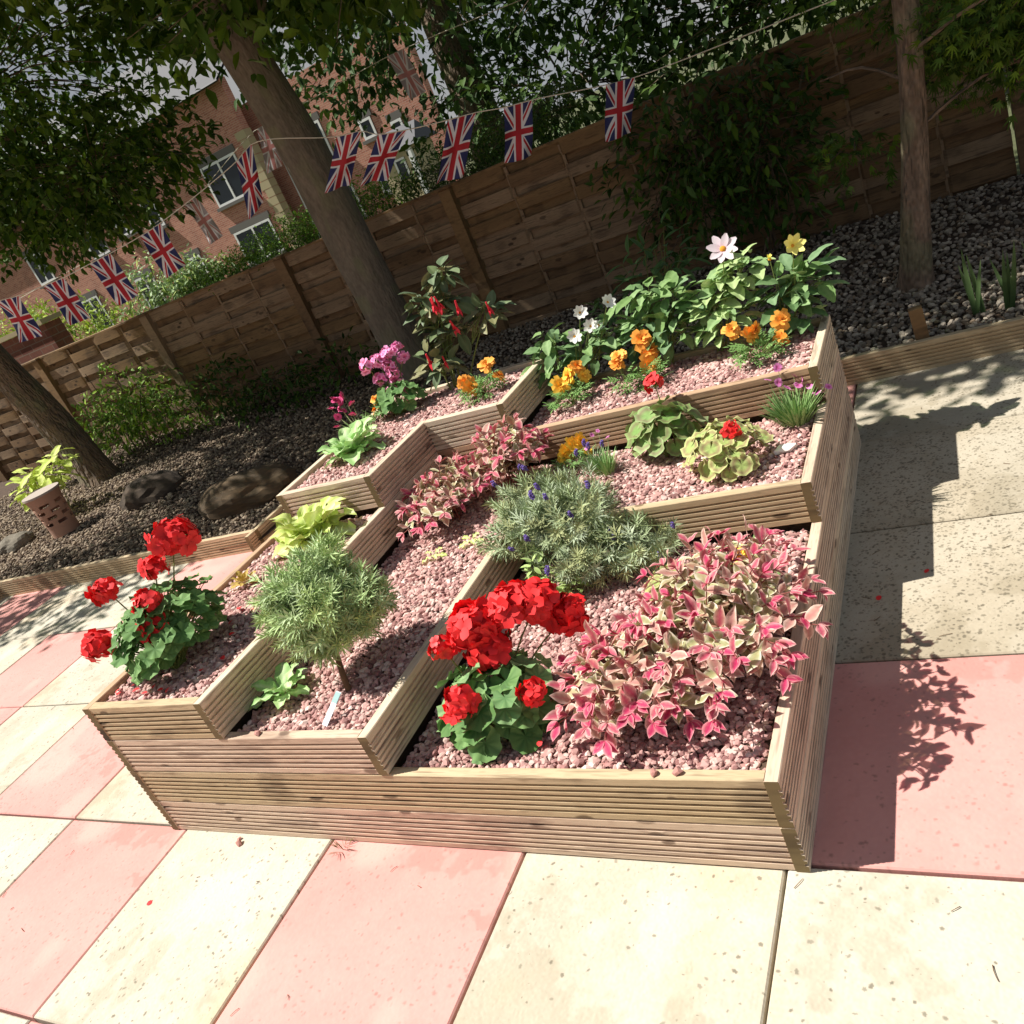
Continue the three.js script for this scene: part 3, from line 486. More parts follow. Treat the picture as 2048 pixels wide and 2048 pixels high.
  crown(bg, [[-3.2, 3.6, 10, 2.6, 1.6, 1.6, 620], [0.2, 3.2, 9.6, 2.4, 1.8, 1.4, 560], [2.8, 2.6, 9, 2.2, 1.8, 1.3, 460], [-1.5, 1.6, 9.6, 2.0, 0.9, 1.0, 300], [1.2, 1.4, 9.2, 2.2, 1.0, 1.0, 320]], 0.14, darkLeafMat, gp);
}
// ---------------------------------------------------------------- bunting
{
  const flagTex = (fade) => {
    const c = document.createElement('canvas'); c.width = 512; c.height = 256; const g = c.getContext('2d'), W = 512, H = 256;
    const mixc = (h, t) => { const q = new THREE.Color(h).lerp(new THREE.Color(0xd8c8c0), t); return '#' + q.getHexString(); };
    const blue = mixc(0x232a63, fade), red = mixc(0xb8202e, fade * 0.75), white = mixc(0xe9e9ee, fade * 0.5);
    g.fillStyle = blue; g.fillRect(0, 0, W, H);
    const line = (x0, y0, x1, y1, w, s) => { g.strokeStyle = s; g.lineWidth = w; g.beginPath(); g.moveTo(x0, y0); g.lineTo(x1, y1); g.stroke(); };
    line(-26, -13, W + 26, H + 13, H / 5, white); line(-26, H + 13, W + 26, -13, H / 5, white);
    const cx = W / 2, cy = H / 2, dx = 0.4472, dy = 0.8944, o = H / 30;     // counterchanged red saltire
    const half = (x, y, s) => { const nx = -(y - cy), ny = x - cx, l = Math.hypot(nx, ny), ox = nx / l * o * s, oy = ny / l * o * s; line(cx + ox, cy + oy, x + (x - cx) * 0.1 + ox, y + (y - cy) * 0.1 + oy, H / 15, red); };
    half(0, 0, -1); half(W, H, -1); half(W, 0, -1); half(0, H, -1);
    g.fillStyle = white; g.fillRect(cx - H / 6, 0, H / 3, H); g.fillRect(0, cy - H / 6, W, H / 3);
    g.fillStyle = red; g.fillRect(cx - H / 10, 0, H / 5, H); g.fillRect(0, cy - H / 10, W, H / 5);
    const t = new THREE.CanvasTexture(c); t.colorSpace = THREE.SRGBColorSpace; return t;
  };
  const cloth = (f) => new THREE.MeshPhysicalMaterial({ map: flagTex(f), roughness: 0.8, transmission: 0.25, thickness: 0, side: THREE.DoubleSide });
  const cordM = std({ color: 0xcfc9b8 });
  // a flag hung by its short edge between A and B, its free end blown by drop
  const flagGeo = (A, B, drop, twist) => {
    const nu = 18, nv = 14, pos = [], uv = [], idx = [], w = B.clone().sub(A), n = new THREE.Vector3().crossVectors(w, drop).normalize();
    for (let i = 0; i <= nu; i++) for (let k = 0; k <= nv; k++) {
      const t = i / nu, s = k / nv, p = A.clone().addScaledVector(w, s).addScaledVector(drop, t);
      p.addScaledVector(n, 0.024 * Math.sin(s * 5 + t * 4 + twist) * t + 0.02 * Math.sin(t * 3 + twist) * t + 0.006 * Math.sin(s * 13 - t * 7 + twist * 2) * Math.sqrt(t) + 0.03 * twist * 0.12 * (s - 0.5) * t);
      pos.push(p.x, p.y, p.z); uv.push(t, s);
    }
    for (let i = 0; i < nu; i++) for (let k = 0; k < nv; k++) { const a = i * (nv + 1) + k; idx.push(a, a + nv + 1, a + 1, a + 1, a + nv + 1, a + nv + 2); }
    return geom(pos, idx, uv);
  };
  const string = (name, label, list, ends, fade) => {
    const t = thing(name, label, 'bunting'); const m = cloth(fade), pts = [V(...ends[0])]; let k = 0;
    for (const [a, b, d] of list) { const A = V(...a), B = V(...b); part(t, 'flag', flagGeo(A, B, V(...d), k++ * 1.3), m); pts.push(A, B); }
    pts.push(V(...ends[1])); part(t, 'cord', tubeGeo(pts, 0.003, 0.003, pts.length * 6, 5), cordM); return t;
  };
  string('bunting', 'string of union flags hanging across the border in front of the thick trunk', [
    [[-3.173, 1.718, 2.66], [-3.047, 1.695, 2.731], [-0.03, -0.285, 0]], [[-2.807, 1.685, 2.755], [-2.689, 1.68, 2.83], [0.036, -0.285, 0]], [[-2.444, 1.686, 2.865], [-2.321, 1.694, 2.951], [0.045, -0.295, 0]], [[-2.06, 1.708, 3.0], [-1.942, 1.73, 3.089], [0.014, -0.282, 0]],
    [[-1.338, 1.858, 3.292], [-1.235, 1.91, 3.37], [-0.1, -0.32, -0.02]], [[-0.618, 1.738, 3.318], [-0.487, 1.71, 3.374], [-0.22, -0.235, -0.02]], [[-0.355, 1.655, 3.309], [-0.218, 1.617, 3.381], [-0.23, -0.19, -0.02]], [[0.031, 1.574, 3.404], [0.166, 1.551, 3.481], [-0.22, -0.27, 0]], [[0.319, 1.516, 3.5], [0.455, 1.493, 3.577], [-0.11, -0.265, 0]], [[0.818, 1.412, 3.712], [0.954, 1.388, 3.789], [-0.1, -0.262, 0]]],
    [[-5.05, 1.75, 2.9], [2.2, 1.35, 3.2]], 0);
  string('faded_bunting', 'second string of paler sun faded union flags behind the leaning tree crown', [[[-3.517, 1.902, 4.996], [-3.399, 1.93, 5.06], [0.05, -0.38, 0]], [[-2.53, 2.175, 5.135], [-2.4, 2.18, 5.2], [-0.1, -0.33, 0]], [[-1.2, 2.2, 5.25], [-1.07, 2.2, 5.3], [0.05, -0.33, 0]]], [[-6.5, 1.8, 4.9], [1.4, 2.0, 5.3]], 0.55);
}
// ---------------------------------------------------------------- plant kit
const stemM = std({ color: 0x6d7a3c, roughness: 0.7 }), redStemM = std({ color: 0x8a4a42, roughness: 0.7 }), woodStemM = std({ color: 0x6b5138, roughness: 0.95 }), paleStemM = std({ color: 0x93a06a, roughness: 0.7 });
const whiteCol = [1, 1, 1];
// round scalloped leaf, face up, its stalk at the notch; zone(r) -> linear colour
function roundLeaf(zone, ruffle = 0.06, sect = 18, scal = 0.04) {
  const pos = [0, 0.02, 0], col = [...zone(0)], idx = [], rings = [0.38, 0.72, 1], notch = 0.32;
  for (const r of rings) for (let k = 0; k <= sect; k++) {
    const a = notch / 2 + (Math.PI * 2 - notch) * k / sect, q = r * (1 + (r === 1 ? scal * (k % 2 ? 1 : -1) : 0)) * (k === 0 || k === sect ? 0.9 : 1);
    pos.push(-Math.cos(a) * q * -1, 0.14 * r * r + ruffle * r * r * Math.sin(a * 5.5) + (k % 2 ? 0.035 : -0.025) * r, Math.sin(a) * q); col.push(...zone(r, k));
  }
  const n = sect + 1;
  for (let k = 0; k < sect; k++) idx.push(0, 1 + k + 1, 1 + k);
  for (let g = 0; g < 2; g++) for (let k = 0; k < sect; k++) { const a = 1 + g * n + k, b = a + n; idx.push(a, a + 1, b, a + 1, b + 1, b); }
  return geom(pos, idx, null, col);
}
// several flat petals round a centre, facing +y
function bloomGeo(n, L, W, tilt, { cin, cout, jitter = 0.1, notch = 0, nu = 3, droop = 0.1, layers = 1, wprof }) {
  const gs = [];
  for (let l = 0; l < layers; l++) for (let k = 0; k < n; k++) {
    const s = 1 - l * 0.27, g = leafGeo({ L: L * s * rr(1 - jitter, 1 + jitter), W: W * s, nu, cols: 1, fold: 0.12, droop, w: wprof || ((t) => [0.25, 0.85, 1, notch ? 0.75 : 0.45][Math.round(t * 3)]), col: (t) => mix3(cin, cout, clamp(t * 1.5)) });
    g.rotateX(-(tilt + l * 0.45) + rr(-jitter, jitter)); g.rotateY((k + l * 0.5) / n * Math.PI * 2 + rr(-jitter, jitter)); g.translate(0, l * L * 0.08, 0); gs.push(g);
  }
  return mergeGeometries(gs);
}
const petalMat = (o = {}) => new THREE.MeshPhysicalMaterial({ color: 0xffffff, vertexColors: true, roughness: 0.7, transmission: 0.1, thickness: 0, side: THREE.DoubleSide, ...o });
const petalM = petalMat(), leafVC = foliage(0xffffff, { vertexColors: true, transmission: 0.25 }), leafVC2 = foliage(0xe6ecd8, { vertexColors: true, transmission: 0.25 }), leafVC3 = foliage(0xcfd9c0, { vertexColors: true, transmission: 0.2 });
const leafMats = [leafVC, leafVC2, leafVC3];
const pick = (a) => a[Math.floor(rnd() * a.length)];
function stemSet(parent, list, mat, name = 'stems') {                // thin stalks of one plant
  const gs = list.map(([A, B, r, bend = 0.15]) => { const m = A.clone().lerp(B, 0.5), l = A.distanceTo(B); m.add(v3(rr(-1, 1) * bend * l * 0.3, bend * l * 0.5, rr(-1, 1) * bend * l * 0.3)); return tubeGeo([A, m, B], r, r * 0.7, 5, 5); });
  return part(parent, name, mergeGeometries(gs), mat);
}
const toLocal = (base) => (p) => V(...p).sub(base);

// ---- geraniums
const redFloret = (() => { setSeed(31); return [0, 1, 2].map(() => bloomGeo(5, 0.024, 0.024, 0.3, { cin: lin(0xc41016), cout: lin(0xf02428), jitter: 0.28, notch: 1, droop: 0.22 })); })();
const pinkFloret = (() => { setSeed(32); return [0, 1, 2].map(() => bloomGeo(5, 0.021, 0.021, 0.3, { cin: lin(0xde3a86), cout: lin(0xfba6da), jitter: 0.2, notch: 1 })); })();
const budM = std({ color: 0x8a9a55, roughness: 0.7 });
const petalTints = [petalM, petalMat({ color: 0xf3dcdc }), petalMat({ color: 0xffffff, roughness: 0.55 })];
// an umbel: pedicels fan out from the top of the stalk, each ending in a floret
function flowerHead(parent, c, r, florets, { n = 30, squash = 0.85, seedS = 1, spread = 1.6 } = {}) {
  const dirs = [], gs = [];
  for (let k = 0; k < n; k++) {
    const y = 1 - (k + 0.5) / n * spread, a = k * 2.39996 + seedS, q = Math.sqrt(Math.max(0, 1 - y * y)), d = v3(q * Math.cos(a), y, q * Math.sin(a)).add(randDir().multiplyScalar(0.22)).normalize(), l = r * rr(0.55, 1.04);
    dirs.push([d, l]); gs.push(tubeGeo([v3(0, -r * 0.35, 0), d.clone().multiplyScalar(l * 0.45).add(v3(0, -r * 0.1, 0)), d.clone().multiply(v3(l, l * squash, l))], 0.0011, 0.0009, 3, 4));
  }
  for (let k = 0; k < 4; k++) { const g = new THREE.IcosahedronGeometry(0.0042, 0); g.deleteAttribute('uv'); const d = randDir(); d.y = -Math.abs(d.y) * 0.6; g.translate(d.x * r * 0.6, d.y * r * 0.6, d.z * r * 0.6); gs.push(mergeVertices(g)); }
  for (const g of gs) g.deleteAttribute('uv');
  const core = part(parent, 'flower_head', mergeGeometries(gs), budM); core.position.copy(c);
  for (const [d, l] of dirs) pose(part(core, 'floret', pick(florets), pick(petalTints)), d.clone().multiply(v3(l, l * squash, l)), new THREE.Vector3().crossVectors(d, randDir()), d.clone().add(randDir().multiplyScalar(0.55)), rr(0.75, 1.25) * clamp(r / 0.045, 0.75, 1.12));
  return core;
}
const gGreen = (a, b) => (r, k) => mix3(a, b, clamp(r * 0.55 + (k % 2 ? 0.38 : -0.1) * (r > 0.2 ? 1 : 0)));
const leafGer = [0, 1].map((i) => roundLeaf(gGreen(lin(i ? 0x6a8f5c : 0x5c8450), lin(i ? 0x9bbd82 : 0x86aa70)), 0.15));
const leafZonG = roundLeaf((r, k) => (r > 0.6 && r < 0.9 ? mix3(lin(0xa2a578), lin(0x8f7a66), 0.5) : r > 0.9 ? lin(0xaec788) : lin(0x93b46e)), 0.12);
const leafZonY = roundLeaf((r, k) => (r > 0.6 && r < 0.9 ? mix3(lin(0xb4a877), lin(0x94755c), k % 3 ? 0.55 : 0.2) : r > 0.9 ? lin(0xd2dc92) : lin(0xaec274)), 0.14);
function roundLeafPlant({ name, label, base, centre, radii, leaves, size, geos, heads = [], florets, group, mats = leafMats, low = -0.35, headOpt = {} }) {
  const B = V(...base), t = thing(name, label, 'plant', B, group), L = toLocal(B), cc = L(centre), stalks = [];
  for (let k = 0; k < leaves; k++) {
    const y = low + (1 - low) * (1 - (k + 0.5) / leaves), a = k * 2.39996 + rr(-0.3, 0.3), q = Math.sqrt(Math.max(0, 1 - y * y)), s = rr(0.72, 1.02) , d = v3(q * Math.cos(a), y, q * Math.sin(a));
    const p = cc.clone().add(d.clone().multiply(v3(radii[0], radii[1], radii[2])).multiplyScalar(s));
    if (p.y < 0.012) p.y = rr(0.012, 0.03);
    const nrm = d.clone().multiplyScalar(0.75).add(v3(rr(-0.35, 0.35), 0.65, rr(-0.35, 0.35))).normalize(), out = v3(d.x, 0, d.z).add(v3(0.01, 0, 0));
    const dir = out.clone().cross(v3(0, 1, 0)).multiplyScalar(-1).add(randDir().multiplyScalar(0.2));
    pose(part(t, 'leaf', pick(geos), pick(mats)), p, dir, nrm, size * rr(0.7, 1.2));
    stalks.push([v3(rr(-0.02, 0.02), 0, rr(-0.02, 0.02)), p.clone().addScaledVector(nrm, -0.003), 0.0016, 0.2]);
  }
  for (const [p, r, o] of heads) { const c = L(p); flowerHead(t, c, r, florets, { ...headOpt, ...(o || {}) }); stalks.push([v3(c.x * 0.25, Math.min(0.06, c.y * 0.3), c.z * 0.25), c, 0.0026, 0.1]); }
  stemSet(t, stalks, stemM); return t;
}
setSeed(5101);
roundLeafPlant({ name: 'red_geranium', label: 'dark leaved geranium with several red flower heads on the left terrace', base: [0.215, 0.48, 0.19], centre: [0.225, 0.58, 0.235], radii: [0.13, 0.13, 0.175], leaves: 130, size: 0.03, geos: leafGer, florets: redFloret, mats: [leafVC2, leafVC3],
  heads: [[[0.265, 0.796, 0.373], 0.066, { n: 40 }], [[0.205, 0.742, 0.306], 0.038, { n: 18, squash: 1 }], [[0.076, 0.74, 0.22], 0.038, { n: 20 }], [[0.252, 0.694, 0.2], 0.036, { n: 20 }], [[0.265, 0.632, 0.16], 0.038, { n: 12 }], [[0.033, 0.613, 0.127], 0.042, { n: 28 }]] });
roundLeafPlant({ name: 'red_geranium', label: 'bright red geranium in front centre of the lowest terrace beside the pink variegated shrub', base: [1.21, 0.235, 0.19], centre: [1.225, 0.28, 0.2], radii: [0.145, 0.115, 0.145], leaves: 66, size: 0.037, geos: leafGer, florets: redFloret,
  heads: [[[1.201, 0.455, 0.27], 0.062, { n: 40 }], [[1.29, 0.47, 0.33], 0.055, { n: 34 }], [[1.345, 0.455, 0.36], 0.05, { n: 30 }], [[1.4, 0.4, 0.367], 0.045, { n: 24 }], [[1.132, 0.443, 0.218], 0.034, { n: 18 }], [[1.228, 0.4, 0.258], 0.055, { n: 32 }], [[1.24, 0.46, 0.3], 0.05, { n: 26 }], [[1.21, 0.376, 0.097], 0.037, { n: 32 }], [[1.365, 0.34, 0.155], 0.034, { n: 14 }]] });
roundLeafPlant({ name: 'zonal_geranium', label: 'green zonal geranium with one raised red bloom against the second wall', base: [1.44, 0.358, 1.25], centre: [1.43, 0.425, 1.27], radii: [0.115, 0.1, 0.09], leaves: 26, size: 0.042, geos: [leafZonG], florets: redFloret, heads: [[[1.422, 0.568, 1.35], 0.03, { n: 8 }]] });
roundLeafPlant({ name: 'zonal_geranium', label: 'yellow green zonal geranium with brown ringed leaves and one small red bloom', base: [1.655, 0.358, 1.09], centre: [1.655, 0.405, 1.1], radii: [0.115, 0.075, 0.14], leaves: 34, size: 0.032, geos: [leafZonY], florets: redFloret, mats: [leafVC], heads: [[[1.695, 0.473, 1.08], 0.022, { n: 6 }]] });
roundLeafPlant({ name: 'zonal_geranium', label: 'small pale yellow zonal geranium tucked behind the pink variegated shrub', base: [1.545, 0.235, 0.66], centre: [1.54, 0.26, 0.66], radii: [0.07, 0.035, 0.06], leaves: 12, size: 0.03, geos: [leafZonY], florets: redFloret, mats: [leafVC] });
roundLeafPlant({ name: 'pink_geranium', label: 'pink flowered plant with pale edged blooms beside the fuchsia on the top terrace', base: [0.255, 0.603, 1.6], centre: [0.27, 0.66, 1.62], radii: [0.11, 0.07, 0.1], leaves: 30, size: 0.032, geos: leafGer, florets: pinkFloret, mats: [leafVC3], headOpt: { n: 10 },
  heads: [[[0.17, 0.818, 1.65], 0.032], [[0.211, 0.82, 1.68], 0.032], [[0.252, 0.831, 1.71], 0.032], [[0.283, 0.837, 1.735], 0.026], [[0.244, 0.787, 1.685], 0.03], [[0.258, 0.749, 1.675], 0.034], [[0.209, 0.751, 1.645], 0.028], [[0.261, 0.712, 1.655], 0.03], [[0.285, 0.682, 1.655], 0.03], [[0.227, 0.686, 1.62], 0.03], [[0.295, 0.79, 1.73], 0.024]] });

// ---- pink variegated shrubs
const vari = (centre, edge, blush, amt) => (t, s) => { const m = mix3(centre, edge, smooth(0.35, 0.95, Math.abs(s) + (t > 0.85 ? 0.3 : 0))); const v = Math.round(t * 8) % 2 && Math.abs(s) > 0.1 && Math.abs(s) < 0.9 ? 0.16 : 0; return mix3(mix3(m, edge, v), blush, clamp(amt * (1.15 - t * 0.5 - 0.4 * Math.abs(s)) + (Math.abs(s) < 0.1 ? 0.2 : 0))); };
const vW = (t) => Math.pow(Math.sin(Math.PI * clamp(0.03 + 0.97 * t)), 0.8) * (t < 0.5 ? 1 : 1.02 - 0.2 * (t - 0.5));
const pinkLeaf = [0, 1, 2].map((q) => [[0x98a465, 0xf4e8d2, 0xe6b0a4, 0.04], [0x9fa56c, 0xf6e8d4, 0xe7a0a0, 0.1], [0xac8f78, 0xf0d8c6, 0xd87888, 0.26], [0xb86a6c, 0xf0d0c2, 0xcc4470, 0.46], [0xbc4468, 0xe8b0ac, 0xc82e62, 0.62]].map(([c, e, b, a]) => leafGeo({ L: 0.056 * [1, 0.92, 1.08][q], W: [0.0285, 0.026, 0.03][q], nu: 8, cols: 2, fold: [0.3, 0.5, 0.12][q], droop: [0.2, 0.42, 0.05][q], wave: [0.05, 0.09, 0.07][q], w: vW, col: vari(lin(c), lin(e), lin(b), a) })));
function pinkShrub(label, base, centre, rad, nStem, hMax, leafScale, lim) {
  const B = V(...base), t = thing('variegated_shrub', label, 'shrub', B, 'pink variegated shrubs'), L = toLocal(B), C = L(centre), stalks = [];
  let count = 0, over = [];
  for (let k = 0; k < nStem; k++) {
    const a = k * 2.39996 + rr(-0.3, 0.3), q = Math.sqrt((k + 0.6) / nStem), tip = v3(C.x + Math.cos(a) * q * rad[0], C.y + hMax * (1 - 0.55 * q * q) * rr(0.7, 1.15), C.z + Math.sin(a) * q * rad[1]);
    if (lim) tip.x = Math.min(tip.x, lim - base[0]);
    const A = v3(rr(-0.04, 0.04), 0, rr(-0.04, 0.04)), mid = A.clone().lerp(tip, 0.5); mid.y += 0.03 + 0.05 * q; mid.y = Math.max(mid.y, 0.03);
    const cv = new THREE.QuadraticBezierCurve3(A, mid, tip); stalks.push([A, tip, mid]);
    const len = cv.getLength(), nodes = Math.max(3, Math.min(6, Math.round(len / 0.034)));
    const pinkness = rnd();
    for (let j = 0; j <= nodes; j++) {
      const u = 0.3 + 0.7 * j / nodes, p = cv.getPoint(u), tan = cv.getTangent(u), roll = (j % 2) * Math.PI / 2 + rr(-0.3, 0.3), last = j === nodes;
      const side = new THREE.Vector3().crossVectors(tan, v3(0, 1, 0)).normalize(), up2 = new THREE.Vector3().crossVectors(side, tan).normalize();
      for (const sgn of last ? [1, -1, 0.5, -0.5] : [1, -1]) {
        const ax = side.clone().multiplyScalar(Math.cos(roll) * sgn).addScaledVector(up2, Math.sin(roll) * sgn * 0.7), dir = ax.clone().addScaledVector(tan, last ? 0.9 : 0.45).add(v3(0, 0.05, 0)).add(randDir().multiplyScalar(0.2));
        const up = tan.clone().multiplyScalar(0.5).add(v3(0, 1, 0)).add(randDir().multiplyScalar(0.35));
        const vi = last ? (pinkness > 0.45 ? 4 : 3) : j >= nodes - 1 ? (pinkness > 0.4 ? 3 : 2) : Math.floor(rnd() * 3);
        const size = leafScale * (last ? rr(0.5, 0.85) : rr(0.65, 1.25)), pp = p.clone(); pp.y = Math.max(pp.y, 0.012);
        if (count < 300) { pose(part(t, 'leaf', pick(pinkLeaf)[vi], pick([leafVC, leafVC, leafVC2])), pp, dir, up, size); count++; } else over.push(pick(pinkLeaf)[vi].clone().applyMatrix4(poseMatrix(pp, dir, up, size)));
      }
    }
  }
  part(t, 'stems', mergeGeometries(stalks.map(([A, tip, mid]) => tubeGeo([A, mid.clone().lerp(A.clone().lerp(tip, 0.5), 0.5), tip], 0.0022, 0.0012, 5, 5))), redStemM);
  if (over.length) part(t, 'leaves', mergeGeometries(over), leafVC).userData.kind = 'stuff';
}
setSeed(5203);
pinkShrub('pink and cream variegated shrub spilling over the right wall of the lowest terrace', [1.72, 0.235, 0.4], [1.74, 0.235, 0.4], [0.24, 0.33], 78, 0.22, 0.82, 1.99);
pinkShrub('pink and cream variegated shrub just right of the bright red geranium, nearest the front board', [1.58, 0.235, 0.26], [1.585, 0.232, 0.23], [0.21, 0.19], 58, 0.16, 0.88);
pinkShrub('pink variegated shrub below the inner corner of the top terrace', [0.68, 0.358, 1.08], [0.68, 0.36, 1.1], [0.17, 0.24], 50, 0.16, 0.8);
pinkShrub('pink variegated shrub behind the lavender, at the left end of the dahlia wall', [0.88, 0.358, 1.24], [0.88, 0.37, 1.25], [0.16, 0.13], 32, 0.22, 0.8);

// ---- dahlias
const dahliaLeaf = [[0x7f9f66, 0x9fbb82], [0xa3bd78, 0xc0d298], [0x6c8c60, 0x89a67a]].map(([a, b]) => leafGeo({ L: 0.075, W: 0.044, nu: 8, cols: 2, fold: 0.3, droop: 0.28, wave: 0.05, serr: 0.12, w: (t) => Math.pow(Math.sin(Math.PI * Math.min(1, 0.04 + 0.93 * Math.pow(t, 0.82))), 0.8), col: (t, s) => mix3(lin(a), lin(b), Math.abs(s) < 0.1 ? 0.9 : 0.35 * Math.abs(s) + (Math.round(t * 8) % 2 ? 0.3 : 0)) }));
const petalGeo = (cin, cout, L, W) => leafGeo({ L, W, nu: 4, cols: 1, fold: 0.15, droop: -0.08, w: (t) => [0.35, 0.8, 1, 0.85, 0.25][Math.round(t * 4)], col: (t) => mix3(lin(cin), lin(cout), clamp(t * 1.8)) });
const whitePetal = petalGeo(0xf6efd6, 0xf8f7f0, 0.031, 0.019), blushPetal = petalGeo(0xe9c6cf, 0xf1e3e8, 0.052, 0.027), yellowPetal = petalGeo(0xeedd55, 0xf8f08a, 0.043, 0.024);
const discM = std({ color: 0xd9962a, roughness: 0.9 });
function singleBloom(parent, c, petal, n, face, discR, s = 1, cup = 0.25) {
  const o = part(parent, 'flower', (() => { const g = new THREE.SphereGeometry(discR, 10, 6); g.scale(1, 0.6, 1); return g; })(), discM); pose(o, c, new THREE.Vector3().crossVectors(face, v3(0.3, 0.5, 1)), face, 1);
  for (let k = 0; k < n; k++) { const q = part(o, 'petal', petal, petalM); q.scale.setScalar(s * rr(0.92, 1.06)); q.rotation.set(0, k / n * Math.PI * 2 + rr(-0.06, 0.06), 0, 'YXZ'); q.rotation.x = -cup + rr(-0.1, 0.1); q.position.set(0, 0.001 * (k % 2), 0); }
  return o;
}
function leafyClump({ name, label, base, lobes, leaves, size, geos, blooms = [], mats = leafMats, group, cat = 'plant', outward = 0.8 }) {
  const B = V(...base), t = thing(name, label, cat, B, group), L = toLocal(B), stalks = [], tot = lobes.reduce((s, l) => s + l[6], 0);
  for (const [x, y, b, rx, ry, rb, wgt] of lobes) {
    const c = L([x, y, b]), n = Math.round(leaves * wgt / tot);
    stalks.push([v3(c.x * 0.3, 0, c.z * 0.3), c, 0.004, 0.1]);
    for (let k = 0; k < n; k++) {
      const yy = 1 - (k + 0.5) / n * 1.75, a = k * 2.39996 + rr(-0.4, 0.4), q = Math.sqrt(Math.max(0, 1 - yy * yy)), d = v3(q * Math.cos(a), yy, q * Math.sin(a)), s = rr(0.35, 0.95);
      const p = c.clone().add(d.clone().multiply(v3(rx, ry, rb)).multiplyScalar(s)); p.y = Math.max(0.02, p.y);
      const dir = v3(d.x, 0.05 + 0.2 * d.y, d.z).multiplyScalar(outward).add(randDir().multiplyScalar(0.45)), up = v3(0, 1, 0).add(d.clone().multiplyScalar(0.5)).add(randDir().multiplyScalar(0.3));
      pose(part(t, 'leaf', pick(geos), pick(mats)), p, dir, up, size * rr(0.7, 1.2));
      if (k % 3 === 0) stalks.push([c.clone().multiplyScalar(0.6), p, 0.0018, 0.1]);
    }
  }
  for (const f of blooms) { const c = L(f.at); singleBloom(t, c, f.petal, f.n || 8, v3(...f.face).normalize(), f.disc, f.s || 1, f.cup); stalks.push([v3(c.x * 0.5, 0.05, c.z * 0.5), c, 0.0024, 0.08]); }
  stemSet(t, stalks, stemM); return t;
}
setSeed(5307);
const toCam = [0.3, 0.55, 0.78];
leafyClump({ name: 'white_dahlia', label: 'leafy dahlia with five small white single flowers behind the orange marigolds', base: [0.96, 0.48, 1.73], lobes: [[0.91, 0.58, 1.76, 0.1, 0.09, 0.056, 26], [1.07, 0.6, 1.76, 0.11, 0.09, 0.048, 26], [0.92, 0.68, 1.78, 0.06, 0.06, 0.032, 10], [1.15, 0.64, 1.78, 0.07, 0.07, 0.040, 14]], leaves: 100, size: 0.95, geos: [dahliaLeaf[2], dahliaLeaf[0]],
  blooms: [[1.045, 0.68, 1.73, 0.1], [1.085, 0.752, 1.76, 0.5], [1.115, 0.698, 1.74, 0.3], [1.2, 0.76, 1.76, 1.0], [1.141, 0.69, 1.75, 0.7]].map(([x, y, b, r], i) => ({ at: [x, y, b], petal: whitePetal, n: 8, face: [0.3 + r * 0.6, 0.5, 0.8 - r * 0.3], disc: 0.0065, s: i === 4 ? 0.75 : 1.0 })) });
leafyClump({ name: 'green_dahlia', label: 'broad dark green dahlia foliage without flowers in the middle of the back row', base: [1.33, 0.48, 1.75], lobes: [[1.31, 0.63, 1.76, 0.1, 0.08, 0.048, 26], [1.4, 0.6, 1.75, 0.11, 0.1, 0.048, 32], [1.34, 0.73, 1.79, 0.08, 0.06, 0.040, 20], [1.43, 0.7, 1.78, 0.06, 0.06, 0.032, 12]], leaves: 116, size: 0.98, geos: [dahliaLeaf[0], dahliaLeaf[2], dahliaLeaf[0]] });
leafyClump({ name: 'blush_dahlia', label: 'light green dahlia with one large blush white star flower in the back row', base: [1.52, 0.48, 1.76], lobes: [[1.55, 0.65, 1.77, 0.1, 0.09, 0.048, 30], [1.63, 0.68, 1.79, 0.11, 0.09, 0.048, 36], [1.6, 0.59, 1.74, 0.1, 0.07, 0.048, 22], [1.68, 0.74, 1.80, 0.07, 0.06, 0.032, 16]], leaves: 130, size: 0.92, geos: [dahliaLeaf[1], dahliaLeaf[1], dahliaLeaf[0]], mats: [leafVC],
  blooms: [{ at: [1.646, 0.822, 1.75], petal: blushPetal, n: 8, face: toCam, disc: 0.012, cup: 0.1 }] });
leafyClump({ name: 'yellow_dahlia', label: 'dark leaved dahlia with a drooping yellow flower at the right end of the back row', base: [1.76, 0.48, 1.74], lobes: [[1.8, 0.61, 1.76, 0.09, 0.09, 0.048, 28], [1.86, 0.63, 1.78, 0.08, 0.09, 0.048, 30], [1.82, 0.54, 1.74, 0.08, 0.05, 0.040, 16]], leaves: 92, size: 0.98, geos: [dahliaLeaf[0], dahliaLeaf[2]],
  blooms: [{ at: [1.857, 0.766, 1.75], petal: yellowPetal, n: 7, face: [0.55, 0.35, 0.75], disc: 0.009, cup: 0.45 }, { at: [1.78, 0.745, 1.75], petal: yellowPetal, n: 6, face: [0.2, 0.9, 0.4], disc: 0.006, s: 0.42, cup: 1.0 }] });

